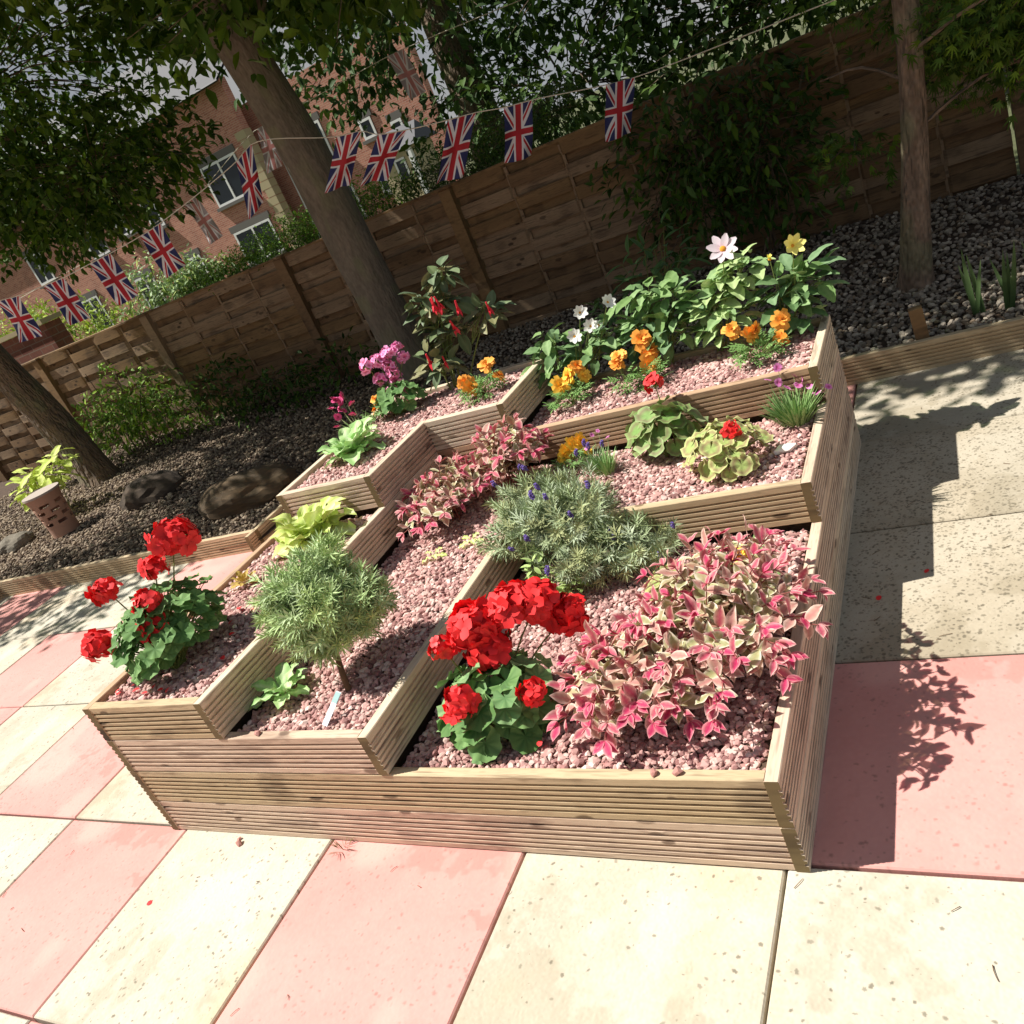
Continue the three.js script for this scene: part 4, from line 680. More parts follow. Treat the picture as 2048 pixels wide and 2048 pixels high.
// ---- marigolds
const marigoldFlower = (a, b, sd) => { setSeed(sd); return bloomGeo(9, 0.026, 0.017, 0.12, { cin: lin(a), cout: lin(b), jitter: 0.22, notch: 1, layers: 3, droop: 0.2 }); };
const mOrange = [marigoldFlower(0xf39a2c, 0xffb648, 61), marigoldFlower(0xee8c26, 0xffac40, 62)], mYellow = [marigoldFlower(0xf5b02c, 0xffd04a, 63), marigoldFlower(0xf0a828, 0xffca44, 64)];
const feather = (() => { setSeed(65); const gs = []; for (let k = 0; k < 7; k++) { const s = k % 2 ? 1 : -1, g = leafGeo({ L: 0.017, W: 0.005, nu: 3, cols: 1, fold: 0.2, droop: 0.15, w: (t) => [0.4, 1, 0.8, 0][Math.round(t * 3)] }); if (k < 6) g.rotateY(s * 0.9); g.translate(0, 0, 0.006 + 0.007 * Math.floor(k / 2) * 1.2); gs.push(g); } return mergeGeometries(gs); })();
const featherM = foliage(0x7a9f5a, { transmission: 0.2 });
function marigold(label, base, flowers, kind, spread = 0.06, n = 60, hgt = 0.06) {
  const B = V(...base), t = thing('marigold', label, 'flower', B, 'french marigolds'), L = toLocal(B), gs = [], stalks = [];
  for (let k = 0; k < n; k++) { const a = rr(0, 6.28), q = Math.sqrt(rnd()), p = v3(Math.cos(a) * q * spread, hgt * rr(0.1, 1) * (1.2 - 0.5 * q), Math.sin(a) * q * spread), dir = v3(Math.cos(a), rr(-0.1, 0.9), Math.sin(a)).add(randDir().multiplyScalar(0.5)); gs.push(feather.clone().applyMatrix4(poseMatrix(p, dir, v3(0, 1, 0).add(randDir().multiplyScalar(0.4)), rr(0.8, 1.4)))); if (k % 5 === 0) stalks.push([v3(0, 0, 0), p, 0.0015, 0.1]); }
  part(t, 'foliage', mergeGeometries(gs), featherM).userData.kind = 'stuff';
  for (const [p, r] of flowers) { const c = L(p), f = part(t, 'flower', pick(kind), petalM), up = v3(0.4, 0.62, 0.6).add(randDir().multiplyScalar(0.4)); pose(f, c, randDir(), up, r / 0.021); stalks.push([v3(c.x * 0.3, 0.01, c.z * 0.3), c, 0.0018, 0.1]); }
  stemSet(t, stalks, stemM); return t;
}
setSeed(5409);
marigold('orange marigold clump in front of the fuchsia on the top terrace', [0.69, 0.603, 1.57], [[[0.639, 0.673, 1.55], 0.027], [[0.66, 0.655, 1.54], 0.029], [[0.721, 0.7, 1.61], 0.027], [[0.755, 0.648, 1.6], 0.026]], mOrange, 0.065, 80);
marigold('small orange marigold half hidden under the pink flowered plant', [0.17, 0.603, 1.6], [[[0.175, 0.69, 1.595], 0.02], [[0.165, 0.65, 1.58], 0.02]], mOrange, 0.04, 30, 0.04);
marigold('yellow orange marigold clump below the white dahlia', [1.015, 0.480, 1.575], [[[1.022, 0.574, 1.620], 0.03], [[0.986, 0.555, 1.590], 0.028], [[1.066, 0.553, 1.640], 0.023], [[1.050, 0.595, 1.645], 0.026]], [...mYellow, mOrange[0]], 0.06, 70);
marigold('tall orange marigold with stacked blooms above the lone red geranium bloom', [1.300, 0.480, 1.605], [[[1.305, 0.617, 1.680], 0.03], [[1.328, 0.575, 1.675], 0.024], [[1.317, 0.533, 1.650], 0.031], [[1.313, 0.565, 1.665], 0.022]], mOrange, 0.06, 60);
marigold('single stemmed orange marigold between white and green dahlias', [1.230, 0.480, 1.605], [[[1.224, 0.595, 1.625], 0.025], [[1.216, 0.575, 1.615], 0.022]], mOrange, 0.035, 24);
marigold('orange marigold clump in front of the blush and yellow dahlias', [1.700, 0.480, 1.595], [[[1.632, 0.587, 1.615], 0.026], [[1.683, 0.558, 1.625], 0.027], [[1.702, 0.565, 1.635], 0.022], [[1.784, 0.565, 1.660], 0.028], [[1.773, 0.515, 1.635], 0.022]], mOrange, 0.075, 90, 0.07);
marigold('yellow marigold at the left end of the second terrace beside small lavender', [1.085, 0.358, 1.27], [[[1.09, 0.432, 1.31], 0.027], [[1.061, 0.412, 1.285], 0.028], [[1.112, 0.434, 1.33], 0.022], [[1.075, 0.42, 1.295], 0.024], [[1.14, 0.4, 1.3], 0.017]], mYellow, 0.05, 50);
marigold('yellow marigold behind the variegated shrub on the lowest terrace', [1.735, 0.235, 0.74], [[[1.72, 0.275, 0.73], 0.025], [[1.745, 0.27, 0.745], 0.022]], mYellow, 0.04, 24, 0.03);

// ---- dianthus
const pinkBloom = (() => { setSeed(71); return [0, 1].map(() => bloomGeo(5, 0.0125, 0.0125, 0.2, { cin: lin(0xb82a78), cout: lin(0xe88aca), jitter: 0.15, notch: 1 })); })();
const magentaBloom = (() => { setSeed(72); return [0, 1].map(() => bloomGeo(5, 0.0165, 0.0165, 0.25, { cin: lin(0x8a1238), cout: lin(0xdc5590), jitter: 0.15, notch: 1, layers: 2 })); })();
const blade = leafGeo({ L: 1, W: 0.07, nu: 4, cols: 1, fold: 0.4, droop: 0.18, w: (t) => [0.8, 1, 0.9, 0.6, 0][Math.round(t * 4)] });
function bladeTuft(parent, n, rad, len, spread, mat, centre = v3(0, 0, 0), name = 'foliage', width = 1) {
  const gs = []; for (let k = 0; k < n; k++) { const a = rr(0, 6.28), q = Math.sqrt(rnd()), p = v3(Math.cos(a) * q * rad, 0, Math.sin(a) * q * rad).add(centre), dir = v3(Math.cos(a) * q * spread, 1, Math.sin(a) * q * spread).add(randDir().multiplyScalar(0.22)), m = poseMatrix(p, dir, v3(Math.cos(a), 0.2, Math.sin(a)).multiplyScalar(-1).add(v3(0, 0.3, 0)), len * rr(0.6, 1.1)); const g = blade.clone(); if (width !== 1) g.scale(width, width, 1); gs.push(g.applyMatrix4(m)); }
  const o = part(parent, name, mergeGeometries(gs), mat); o.userData.kind = 'stuff'; return o;
}
const dianM = foliage(0x8fae6e, { transmission: 0.15 }), greyGreenM = foliage(0xacbb98, { transmission: 0.15 });
setSeed(5501);
function dianthus(label, base, n, rad, len, spread, blooms, geos, s) {
  const B = V(...base), t = thing('dianthus', label, 'flower', B, 'small dianthus clumps'), L = toLocal(B), st = [];
  bladeTuft(t, n, rad, len, spread, dianM);
  for (const p of blooms) { const c = L(p); pose(part(t, 'flower', pick(geos), petalM), c, randDir(), v3(0.2, 0.7, 0.5).add(randDir().multiplyScalar(0.6)), s * rr(0.85, 1.15)); st.push([v3(c.x * 0.4, 0, c.z * 0.4), c, 0.001, 0.05]); }
  stemSet(t, st, paleStemM);
}
dianthus('grassy dianthus clump with small purple pink flowers beside the right wall', [1.82, 0.358, 1.31], 260, 0.045, 0.1, 0.55, [[1.793, 0.512, 1.38], [1.762, 0.492, 1.35], [1.789, 0.475, 1.355], [1.852, 0.458, 1.385], [1.875, 0.464, 1.4], [1.839, 0.445, 1.37], [1.87, 0.435, 1.38], [1.885, 0.41, 1.375], [1.918, 0.41, 1.395], [1.833, 0.475, 1.38], [1.81, 0.45, 1.36], [1.86, 0.475, 1.4]], pinkBloom, 1);
dianthus('magenta dianthus sprawling over the left edge of the top terrace', [0.12, 0.603, 1.5], 60, 0.05, 0.07, 0.9, [[-0.005, 0.742, 1.575], [0.0, 0.735, 1.57], [0.029, 0.745, 1.6], [0.018, 0.725, 1.585], [0.012, 0.703, 1.565], [0.02, 0.69, 1.56], [-0.003, 0.675, 1.545], [0.057, 0.66, 1.565], [-0.01, 0.64, 1.52], [0.06, 0.7, 1.59], [-0.03, 0.71, 1.56]], magentaBloom, 1.15);
dianthus('thin dianthus clump with a few pink buds beside the yellow marigold', [1.225, 0.358, 1.2], 120, 0.03, 0.085, 0.45, [[1.19, 0.47, 1.27], [1.21, 0.475, 1.28], [1.24, 0.45, 1.27], [1.17, 0.44, 1.24]], pinkBloom, 0.65);

// ---- lavender and the small standard tree
const needleTuft = (len, n, w, up) => { const gs = []; for (let k = 0; k < n; k++) { const u = k / n, a = k * 2.4, g = leafGeo({ L: len * (0.55 + 0.3 * (1 - u)), W: w, nu: 2, cols: 1, fold: 0.2, droop: 0.1, w: (t) => [0.7, 1, 0][Math.round(t * 2)] }); g.rotateX(-(up + u * 0.7)); g.rotateY(a); g.translate(0, u * len * 0.9, 0); gs.push(g); } return mergeGeometries(gs); };
const tuftA = needleTuft(0.038, 22, 0.0031, 0.32);
function tufts(parent, lobes, mat, pal, s0, name = 'crown', floor = -1) {
  const M = [], C = [], c = new THREE.Color();
  for (const [x, y, z, rx, ry, rz, n] of lobes) for (let k = 0; k < n; k++) {
    const d = randDir(), r = Math.pow(rnd(), 0.35), p = v3(x + d.x * rx * r, y + d.y * ry * r, z + d.z * rz * r); if (p.y < floor) p.y = floor + rr(0, 0.01);
    const up = d.clone().multiply(v3(1, 0.8, 1)).add(v3(0, 0.55, 0)).add(randDir().multiplyScalar(0.5)), q = new THREE.Quaternion().setFromUnitVectors(v3(0, 1, 0), up.normalize()), s = s0 * rr(0.75, 1.25);
    M.push(new THREE.Matrix4().compose(p, q, v3(s, s, s))); C.push(c.set(pick(pal)).multiplyScalar(rr(0.8, 1.15)).clone());
  }
  const im = new THREE.InstancedMesh(tuftA, mat, M.length); im.name = name; M.forEach((m, i) => { im.setMatrixAt(i, m); im.setColorAt(i, C[i]); }); im.castShadow = im.receiveShadow = true; im.userData.kind = 'stuff'; parent.add(im); return im;
}
const spikeGeo = (() => { setSeed(81); const gs = []; for (let k = 0; k < 26; k++) { const g = new THREE.IcosahedronGeometry(rr(0.0022, 0.0036), 0), y = rr(-0.011, 0.013), a = rr(0, 6.28), q = 0.0055 * (1 - Math.abs(y) * 30); g.translate(Math.cos(a) * q, y, Math.sin(a) * q); gs.push(g); } return mergeGeometries(gs); })();
const spikeM = std({ color: 0x6a559e, roughness: 0.8 });
setSeed(5601);
{
  const B = V(0.801, 0.358, 0.182), t = thing('lavender_standard', 'grey green lavender trained as a small ball headed tree on a bare stem', 'plant', B);
  const top = V(0.785, 0.47, 0.235).sub(B);
  part(t, 'trunk', tubeGeo([v3(0.004, -0.02, 0), v3(-0.002, 0.04, -0.016), top], 0.0085, 0.0075, 8, 8, 0.08), woodStemM);
  const C = V(0.775, 0.563, 0.27).sub(B);
  stemSet(t, Array.from({ length: 22 }, () => { const d = randDir(); d.y = Math.abs(d.y) * 1.2 - 0.2; return [top, C.clone().addScaledVector(d, 0.11), 0.0026, 0.1]; }), woodStemM, 'branches');
  tufts(t, [[C.x, C.y, C.z, 0.12, 0.105, 0.12, 520], [C.x + 0.02, C.y + 0.07, C.z - 0.04, 0.06, 0.06, 0.06, 50], [C.x - 0.1, C.y + 0.04, C.z + 0.02, 0.05, 0.05, 0.05, 46], [C.x + 0.02, C.y + 0.09, C.z - 0.08, 0.04, 0.04, 0.04, 26], [C.x - 0.05, C.y + 0.09, C.z + 0.03, 0.04, 0.04, 0.04, 26], [C.x + 0.08, C.y - 0.04, C.z - 0.08, 0.05, 0.05, 0.05, 34], [C.x + 0.11, C.y - 0.02, C.z - 0.03, 0.06, 0.06, 0.05, 60], [C.x, C.y - 0.055, C.z, 0.08, 0.03, 0.08, 40]], foliage(0xc4d6a6, { transmission: 0.12 }), [0xffffff, 0xe6ecd8, 0xf4f6d8, 0xd5ddc8], 1.22);
}
{
  const B = V(1.19, 0.3, 0.82), t = thing('lavender', 'sprawling grey lavender with purple flower spikes over the wall between terraces', 'plant', B), L = toLocal(B);
  tufts(t, [...[[1.2, 0.385, 0.87, 0.15, 0.04, 0.14, 170], [1.12, 0.385, 1.0, 0.17, 0.03, 0.13, 100], [1.36, 0.29, 0.82, 0.16, 0.045, 0.09, 160], [1.25, 0.31, 0.75, 0.12, 0.04, 0.07, 80], [1.06, 0.39, 0.82, 0.09, 0.04, 0.1, 70], [1.0, 0.385, 1.05, 0.1, 0.03, 0.08, 50]].map(([x, y, b, rx, ry, rb, n]) => { const p = L([x, y, b]); return [p.x, p.y, p.z, rx, ry, rb, n]; })], foliage(0xbac6a8, { transmission: 0.1 }), [0xffffff, 0xe8ecd8, 0xd8ddcc, 0xe9e2c4], 1.25, 'foliage', -0.03);
  const st = [];
  for (const [x, y, b] of [[1.176, 0.492, 0.86], [1.195, 0.46, 0.85], [1.16, 0.478, 0.84], [1.26, 0.4, 0.83], [1.15, 0.395, 0.74], [1.36, 0.33, 0.83], [1.37, 0.32, 0.82], [1.53, 0.3, 0.86], [1.5, 0.26, 0.78], [1.04, 0.47, 1.06], [1.0, 0.46, 1.1], [1.1, 0.38, 0.72], [1.43, 0.29, 0.82], [1.31, 0.45, 0.9], [1.22, 0.33, 0.66], [0.93, 0.45, 1.03]]) { const c = L([x, y + 0.03, b - 0.02]); const f = part(t, 'flower_spike', spikeGeo, spikeM); f.position.copy(c); f.rotation.set(rr(-0.5, 0.5), rr(0, 3), rr(-0.5, 0.5)); f.scale.setScalar(rr(0.8, 1.15)); st.push([v3(c.x * 0.35, 0.05, c.z * 0.35), c, 0.0009, 0.1]); }
  stemSet(t, st, paleStemM);
}
{
  const B = V(1.165, 0.358, 1.245), t = thing('small_lavender', 'slender young lavender with one purple spike beside the yellow marigold', 'plant', B), st = [];
  bladeTuft(t, 70, 0.03, 0.07, 0.6, greyGreenM);
  for (const [x, y, z] of [[0.0, 0.1, 0], [0.015, 0.09, 0.01], [-0.03, 0.08, 0.02], [0.05, 0.075, -0.02]]) { const f = part(t, 'flower_spike', spikeGeo, spikeM); f.position.set(x, y, z); f.rotation.z = rr(-0.4, 0.4); st.push([v3(0, 0, 0), v3(x, y, z), 0.0009, 0.05]); }
  stemSet(t, st, paleStemM);
}
// ---- rosettes: lettuce-like primulas
const broadLeaf = (a, b, wave, L = 0.1, W = 0.055) => leafGeo({ L, W, nu: 8, cols: 2, fold: 0.22, droop: 0.3, wave, wf: 5, w: (t) => Math.pow(Math.sin(Math.PI * Math.min(1, 0.05 + 0.87 * Math.pow(t, 1.35))), 0.7), col: (t, s) => mix3(lin(a), lin(b), Math.abs(s) < 0.1 ? 1 : 0.35 * (1 - t)) });
const limeLeaf = [broadLeaf(0xbdd06c, 0xe2e9a8, 0.16), broadLeaf(0xccd980, 0xe9eeb8, 0.2)], freshLeaf = [broadLeaf(0x9cc67a, 0xcfe2b0, 0.14), broadLeaf(0xb0d28a, 0xd8e8bc, 0.16)];
function rosette(name, label, base, n, size, geos, rise, mats = [leafVC], cat = 'plant') {
  const B = V(...base), t = thing(name, label, cat, B);
  for (let k = 0; k < n; k++) { const a = k * 2.39996, u = k / n, el = rise[0] + (rise[1] - rise[0]) * u, dir = v3(Math.cos(a) * Math.cos(el), Math.sin(el) , Math.sin(a) * Math.cos(el)); pose(part(t, 'leaf', pick(geos), pick(mats)), v3(Math.cos(a) * 0.008, 0.006 + 0.012 * u, Math.sin(a) * 0.008), dir, v3(-Math.cos(a) * Math.sin(el) , Math.cos(el) + 0.05, -Math.sin(a) * Math.sin(el)).add(randDir().multiplyScalar(0.25)), size * rr(0.75, 1.15) * (1 - 0.3 * u)); }
  return t;
}
setSeed(5701);
rosette('lime_primula', 'lime green leafy rosette at the back of the left terrace below the top wall', [0.285, 0.48, 0.83], 24, 1.75, limeLeaf, [0.3, 1.3]);
rosette('green_primula', 'fresh green leafy rosette on the top terrace below the magenta dianthus', [0.25, 0.603, 1.25], 24, 1.45, freshLeaf, [0.25, 1.2]);
rosette('young_primula', 'small green leafy seedling left of the plant label near the front board', [0.59, 0.358, 0.175], 12, 0.95, freshLeaf, [0.3, 1.1]);
rosette('tiny_seedling', 'tiny yellowish seedling lying on the gravel in the second terrace', [0.745, 0.358, 0.81], 5, 0.42, limeLeaf, [0.1, 0.4]);
rosette('tiny_seedling', 'tiny pale seedling nearest the lavender on the second terrace gravel', [0.86, 0.358, 0.87], 5, 0.4, limeLeaf, [0.1, 0.4]);
rosette('stonecrop', 'small reddish yellow stonecrop on the left terrace behind the red geranium', [0.14, 0.48, 0.6], 14, 0.45, [broadLeaf(0xb59a4a, 0xc9b46a, 0.1)], [0.3, 1.4]);
// ---- young salvia, fuchsia
const salviaLeaf = leafGeo({ L: 0.034, W: 0.016, nu: 5, cols: 2, fold: 0.3, droop: 0.2, w: vW, col: (t, s) => mix3(lin(0xacc876), lin(0xd3e0a2), Math.abs(s) * 0.6) });
setSeed(5801);
leafyClump({ name: 'young_salvia', label: 'pale green upright leafy plant below the lavender behind the red geranium', base: [1.2, 0.235, 0.66], lobes: [[1.15, 0.33, 0.69, 0.03, 0.06, 0.03, 16], [1.19, 0.29, 0.66, 0.045, 0.05, 0.035, 20], [1.25, 0.28, 0.68, 0.045, 0.035, 0.04, 18]], leaves: 66, size: 1, geos: [salviaLeaf], mats: [leafVC] });
const fuchsiaLeaf = [[0x6f805c, 0x8a9774], [0x5f7056, 0x7c8b6c], [0x87845f, 0x989674]].map(([a, b]) => leafGeo({ L: 0.085, W: 0.048, nu: 6, cols: 2, fold: 0.25, droop: 0.22, wave: 0.03, w: (t) => Math.pow(Math.sin(Math.PI * Math.min(1, 0.04 + 0.94 * Math.pow(t, 0.85))), 0.85), col: (t, s) => mix3(lin(a), lin(b), Math.abs(s) < 0.1 ? 0.9 : 0.4 * Math.abs(s)) }));
const fuchsiaM = [foliage(0xffffff, { vertexColors: true, transmission: 0.1, roughness: 0.42 }), foliage(0xdfe2d4, { vertexColors: true, transmission: 0.1, roughness: 0.42 })];
{
  const t = leafyClump({ name: 'fuchsia', label: 'tall dark leaved fuchsia with hanging red flowers at the back of the top terrace', base: [0.44, 0.603, 1.74], lobes: [[0.44, 0.71, 1.74, 0.085, 0.09, 0.06, 26], [0.5, 0.85, 1.8, 0.1, 0.1, 0.07, 34], [0.47, 0.95, 1.8, 0.085, 0.07, 0.05, 22], [0.67, 0.84, 1.85, 0.06, 0.06, 0.05, 14], [0.56, 1.03, 1.84, 0.05, 0.05, 0.03, 14]], leaves: 170, size: 0.92, geos: fuchsiaLeaf, mats: fuchsiaM, cat: 'plant', outward: 0.6 });
  const red = std({ color: 0xe0263a, roughness: 0.55 }), bell = (() => { const gs = []; const tube = new THREE.CylinderGeometry(0.0035, 0.005, 0.03, 8); tube.translate(0, -0.015, 0); gs.push(tube.toNonIndexed()); for (let k = 0; k < 8; k++) { const g = leafGeo({ L: k < 4 ? 0.04 : 0.03, W: 0.013, nu: 3, cols: 1, fold: 0.2, droop: 0.1, w: (q) => [0.8, 1, 0.7, 0][Math.round(q * 3)] }); g.rotateX(k < 4 ? 1.15 : 1.4); g.rotateY(k * Math.PI / 2 + (k < 4 ? 0 : 0.7)); g.translate(0, -0.028, 0); const h = g.toNonIndexed(); gs.push(h); } for (const g of gs) { for (const n of Object.keys(g.attributes)) if (n !== 'position' && n !== 'normal') g.deleteAttribute(n); } return mergeGeometries(gs); })();
  const base = V(0.44, 0.603, 1.74);
  for (const p of [[0.56, 0.99, 1.7], [0.565, 0.985, 1.71], [0.55, 0.985, 1.7], [0.57, 0.97, 1.71], [0.72, 0.89, 1.79], [0.44, 0.79, 1.68], [0.58, 0.88, 1.72], [0.5, 0.76, 1.69], [0.62, 0.94, 1.75]]) { const f = part(t, 'flower', bell, red); f.position.copy(V(...p).sub(base)); f.rotation.set(rr(-0.3, 0.3), rr(0, 6), rr(-0.3, 0.3)); f.scale.setScalar(rr(0.85, 1.1)); }
}
// ---- plants of the shaded border
const lanceLeaf = leafGeo({ L: 0.085, W: 0.026, nu: 5, cols: 1, fold: 0.3, droop: 0.25, w: vW, col: (t, s) => mix3(lin(0x6a8a5c), lin(0x86a474), Math.abs(s) * 0.5) });
setSeed(5901);
leafyClump({ name: 'shade_perennial', label: 'tall dim green perennial with narrow leaves behind the white and green dahlias', base: [0.9, 0.09, 2.95], lobes: [[0.75, 0.4, 2.95, 0.2, 0.2, 0.14, 26], [0.95, 0.5, 3.0, 0.17, 0.2, 0.14, 30], [1.08, 0.56, 3.0, 0.15, 0.22, 0.12, 26], [0.85, 0.25, 2.9, 0.25, 0.12, 0.15, 20]], leaves: 200, size: 1.15, geos: [lanceLeaf], mats: [leafVC3], cat: 'plant' });
const hostaLeaf = [broadLeaf(0xbdd257, 0xdde68c, 0.05, 0.17, 0.08), broadLeaf(0xc9d968, 0xe3eb98, 0.06, 0.15, 0.075)];
leafyClump({ name: 'yellow_hosta', label: 'bright yellow green leafy plant sunlit behind the terracotta pot', base: [-4.45, 0.1, 2.97], lobes: [[-4.4, 0.42, 2.97, 0.27, 0.2, 0.16, 34], [-4.6, 0.34, 2.97, 0.18, 0.16, 0.14, 20], [-4.15, 0.5, 3.0, 0.12, 0.15, 0.1, 12]], leaves: 90, size: 0.85, geos: hostaLeaf, mats: [leafVC] });
const irisLeaf = leafGeo({ L: 0.26, W: 0.02, nu: 5, cols: 1, fold: 0.3, droop: 0.06, w: (t) => [0.9, 1, 1, 0.85, 0.55, 0][Math.round(t * 5)], col: (t) => mix3(lin(0x5a7250), lin(0x7d9068), t) });
for (const [i, [x, b, n]] of [[2.33, 2.63, 6], [2.44, 2.6, 5], [2.56, 2.58, 5]].entries()) {
  const t = thing('iris', ['upright sword leaved iris nearest the wooden stake', 'upright sword leaved iris, middle of the row by the edging', 'upright sword leaved iris farthest right by the edging'][i], 'plant', V(x, 0.08, b), 'iris fans by the edging');
  for (let k = 0; k < n; k++) pose(part(t, 'leaf', irisLeaf, leafVC3), v3(rr(-0.015, 0.015), 0, rr(-0.015, 0.015)), v3(rr(-0.25, 0.25), 1, rr(-0.2, 0.2)), v3(rr(-0.5, 0.5), 0.2, 1), rr(0.6, 1.1));
}
// ---------------------------------------------------------------- terracotta pot, rocks, small things
{
  setSeed(6001);
  // slotted terracotta cylinder under a pale slab; slots are openings in the wall
  const t = thing('terracotta_pot', 'slotted terracotta chimney pot with a pale flat top standing in the border', 'pot', V(-3.9, 0.07, 2.57));
  const SEG = 48, rows = [0, 0.07, 0.1, 0.125, 0.15, 0.175, 0.2, 0.225, 0.25, 0.275, 0.34], pos = [], idx = [], rad = (y) => 0.1 + 0.075 * y + (y > 0.32 ? 0.008 : 0) + (y < 0.02 ? 0.004 : 0);
  const open = (i, k) => i >= 2 && i <= 8 && i % 2 === 0 && ((k + (i % 4 ? 0 : 4)) % 8) < 5;
  const n = SEG, at = (s, i, k) => (s * rows.length + i) * n + (k % n);
  for (const s of [0, 1]) for (const y of rows) for (let k = 0; k < n; k++) { const a = k / n * Math.PI * 2, r = rad(y) - s * 0.014; pos.push(Math.cos(a) * r, y, Math.sin(a) * r); }
  const q = (a, b, c, d) => idx.push(a, b, c, a, c, d);
  for (let i = 0; i < rows.length - 1; i++) for (let k = 0; k < n; k++) {
    if (open(i, k)) continue;
    q(at(0, i, k), at(0, i + 1, k), at(0, i + 1, k + 1), at(0, i, k + 1)); q(at(1, i, k), at(1, i, k + 1), at(1, i + 1, k + 1), at(1, i + 1, k));
    if (open(i, (k + 1) % n)) q(at(0, i, k + 1), at(0, i + 1, k + 1), at(1, i + 1, k + 1), at(1, i, k + 1));
    if (open(i, (k + n - 1) % n)) q(at(0, i, k), at(1, i, k), at(1, i + 1, k), at(0, i + 1, k));
    if (i > 0 && open(i - 1, k)) q(at(0, i, k), at(0, i, k + 1), at(1, i, k + 1), at(1, i, k));
    if (open(i + 1, k)) q(at(0, i + 1, k), at(1, i + 1, k), at(1, i + 1, k + 1), at(0, i + 1, k + 1));
  }
  const g = geom(pos, idx).toNonIndexed(); g.computeVertexNormals();
  part(t, 'body', g, std({ color: 0xab8570, roughness: 0.9 }));
  const top = new THREE.CylinderGeometry(0.142, 0.142, 0.016, 36); part(t, 'top_slab', top, std({ color: 0xa89c92, roughness: 0.95 })).position.y = 0.349;
  const rockTex = (a, b, s) => dataTex(256, 256, (u, v) => mix3(a, b, vnoise(u * 9, v * 9, 9, 9, s) * 0.5 + vnoise(u * 60, v * 60, 60, 60, s + 1) * 0.5));
  const rock = (label, p, sx, sy, sz, turn, mat, sd) => {
    const g = new THREE.IcosahedronGeometry(1, 4), q = g.attributes.position;
    for (let i = 0; i < q.count; i++) { const v = v3(q.getX(i), q.getY(i), q.getZ(i)), f = 0.82 + 0.34 * vnoise(v.x * 1.6 + 10 + sd, v.y * 1.6 + v.z * 1.3 + 10, 99, 99, sd) + 0.14 * vnoise(v.x * 5 + 20, v.y * 5 + v.z * 4 + 20, 99, 99, sd + 1) + 0.05 * vnoise(v.x * 17 + 40, v.y * 17 + v.z * 15 + 40, 99, 99, sd + 2); q.setXYZ(i, v.x * f * sx, v.y * f * sy, v.z * f * sz); }
    g.computeVertexNormals(); const m = single('boulder', g, mat, label, 'rock'); m.position.copy(V(...p)); m.rotation.y = turn; return m;
  };
  rock('dark brown boulder at the foot of the leaning trunk', [-3.15, 0.1, 2.85], 0.24, 0.14, 0.18, 0.4, std({ map: rockTex([54, 46, 38], [92, 78, 64], 401), roughness: 1 }), 1);
  rock('long orange brown boulder beside the left corner of the planter', [-1.66, 0.13, 2.36], 0.3, 0.12, 0.17, 0.25, std({ map: rockTex([62, 54, 42], [106, 86, 62], 411), roughness: 1 }), 2);
  rock('pale weathered stone left of the terracotta pot', [-4.5, 0.09, 2.5], 0.15, 0.08, 0.12, 0, std({ map: rockTex([92, 86, 76], [138, 130, 116], 421), roughness: 1 }), 3);
  // white plant label pushed into the gravel
  const tag = thing('plant_label', 'white plastic plant label lying in the gravel at the foot of the lavender standard', 'label', V(0.828, 0.368, 0.09));
  const tg = slabGeo(0.017, 0.0012, 0.088, 0.0003), tm = part(tag, 'blade', tg, std({ color: 0xe9eef2, roughness: 0.35 })); pose(tm, v3(0, 0.012, 0), v3(0.26, 0.42, -0.6), v3(0.2, 1, 0.6), 1);
  const tp = part(tag, 'print', slabGeo(0.017, 0.0006, 0.028, 0.0001), std({ color: 0x7fa6a4, roughness: 0.4 })); pose(tp, v3(0.0095, 0.029, -0.021), v3(0.26, 0.42, -0.6), v3(0.2, 1, 0.6), 0.98);
  const ws = single('white_stone', stoneGeo(17, 0.5), std({ color: 0xf0ece6, roughness: 0.8 }), 'larger white stone on the gravel right of the yellow green geranium', 'stone'); ws.position.copy(V(1.812, 0.362, 1.13)); ws.scale.set(0.035, 0.03, 0.028); ws.rotation.y = 0.5;
  // stray chippings on the paving and on the front board
  const stray = [['stray pink chipping on the paving in front of the planter', 0.33, 0.007, -0.035, 0.014], ['second smaller stray chipping beside it on the front paving', 0.315, 0.004, -0.02, 0.009], ['pink chipping fallen on the right end of the front board', 1.71, 0.252, 0.016, 0.011], ['pink chipping on the front board below the variegated shrub', 1.66, 0.252, 0.014, 0.01], ['chipping on the middle front board beside the young seedling', 0.62, 0.374, 0.016, 0.012]];
  for (const [l, x, y, b, s] of stray) { const m = single('chipping', pinkStone, std({ color: 0xb07e74, roughness: 0.93 }), l, 'stone', 'stray chippings'); m.position.copy(V(x, y, b)); m.scale.setScalar(s); m.rotation.set(rr(0, 1), rr(0, 6), 0); }
  // fallen petals: too many to tell apart on the left terrace
  const petal = leafGeo({ L: 0.018, W: 0.015, nu: 3, cols: 1, fold: 0.2, droop: 0.2, w: (q) => [0.3, 0.9, 1, 0.5][Math.round(q * 3)] }), pm = new THREE.MeshPhysicalMaterial({ color: 0xf0262a, roughness: 0.7, transmission: 0.2, thickness: 0, side: THREE.DoubleSide });
  const gs = []; const drop = (x, y, b) => gs.push(petal.clone().applyMatrix4(poseMatrix(V(x, y, b), v3(rr(-1, 1), 0.05, rr(-1, 1)), v3(rr(-0.3, 0.3), 1, rr(-0.3, 0.3)), rr(0.7, 1.1))));
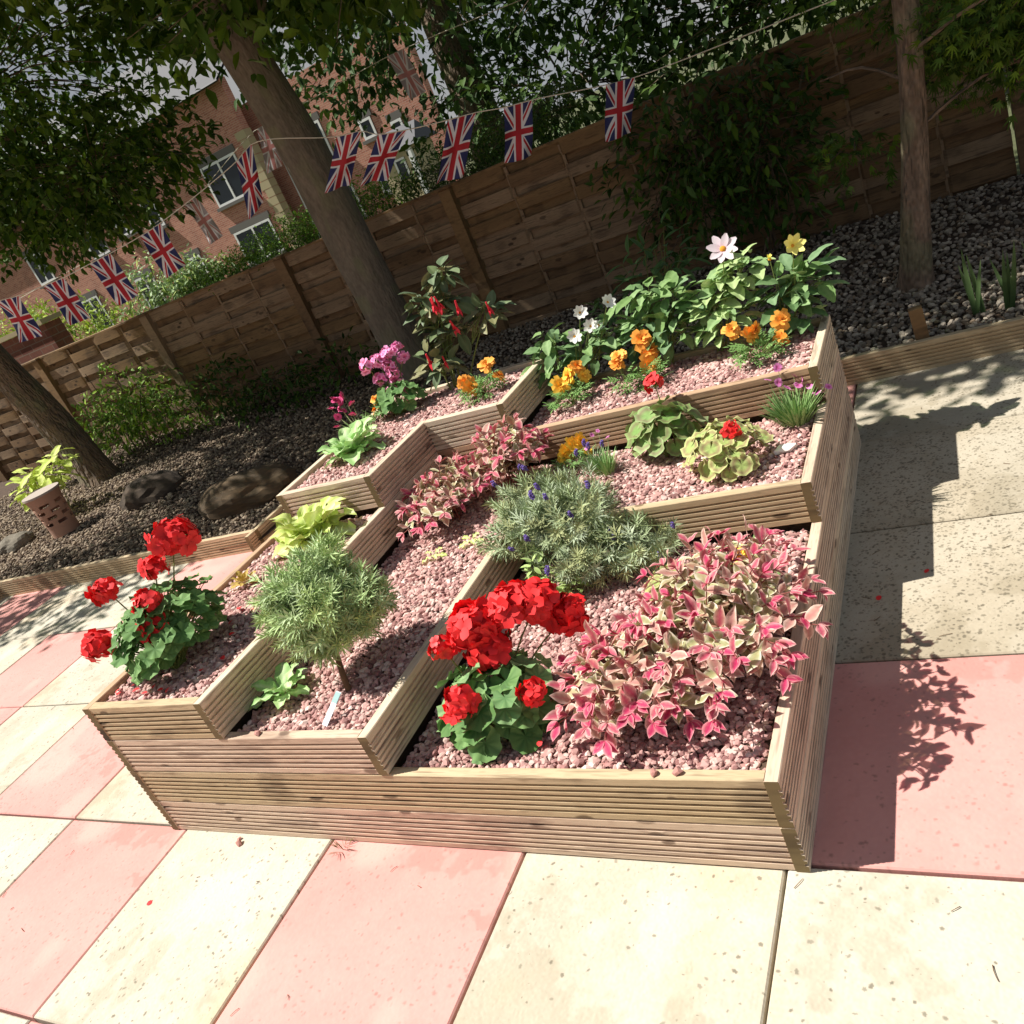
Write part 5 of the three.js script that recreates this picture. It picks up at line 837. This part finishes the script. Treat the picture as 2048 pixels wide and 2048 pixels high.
  for (const [x, b] of [[0.09, 0.06], [0.15, 0.07], [0.2, 0.06], [0.22, 0.1], [0.3, 0.08], [0.37, 0.14], [0.4, 0.2], [0.26, 0.07], [0.34, 0.3], [0.12, 0.1], [0.07, 0.09], [0.28, 0.38], [0.33, 0.42], [0.25, 0.45]]) drop(x, 0.488, b);
  for (const [x, y, b] of [[2.0, 0.003, 0.88], [2.12, 0.003, 0.98], [1.3, 0.252, 0.12], [1.24, 0.248, 0.08], [1.36, 0.246, 0.11], [0.15, 0.003, -0.25]]) drop(x, y, b);
  const fp = new THREE.Mesh(mergeGeometries(gs), pm); fp.name = 'fallen_petals'; fp.userData = { kind: 'stuff', label: 'scattered fallen red geranium petals', category: 'petals' }; fp.castShadow = fp.receiveShadow = true; scene.add(fp);
  // a weed in the joint below the front board, twigs and leaf litter on the paving
  const w = thing('joint_weed', 'small withered weed growing in the joint under the front board', 'weed', V(0.71, 0, -0.02)); bladeTuft(w, 22, 0.025, 0.035, 1.1, foliage(0x6a6a3c, { transmission: 0.1 }));
  const lg = []; const bits = (x0, x1, b0, b1, n) => { for (let k = 0; k < n; k++) { const x = rr(x0, x1), b = rr(b0, b1), l = rr(0.006, 0.03), a = rr(0, 6.28), y = 0.002; lg.push(tubeGeo([V(x, y, b), V(x + Math.cos(a) * l * 0.5 + rr(-0.003, 0.003), y + 0.001, b + Math.sin(a) * l * 0.5), V(x + Math.cos(a) * l, y, b + Math.sin(a) * l)], 0.0009, 0.0006, 3, 4)); } };
  bits(-1.6, 2.6, -0.6, -0.03, 34); bits(1.93, 3, 0.05, 2.2, 40); bits(-1.6, -0.05, 0.05, 1.2, 22);
  const lt = new THREE.Mesh(mergeGeometries(lg), woodStemM); lt.name = 'twig_litter'; lt.userData = { kind: 'stuff', label: 'bits of twig and dry stalk scattered on the paving', category: 'litter' }; lt.castShadow = lt.receiveShadow = true; scene.add(lt);
}
scene.traverse((o) => { if (o.isMesh) { o.castShadow = true; o.receiveShadow = true; } });
renderer.render(scene, camera);
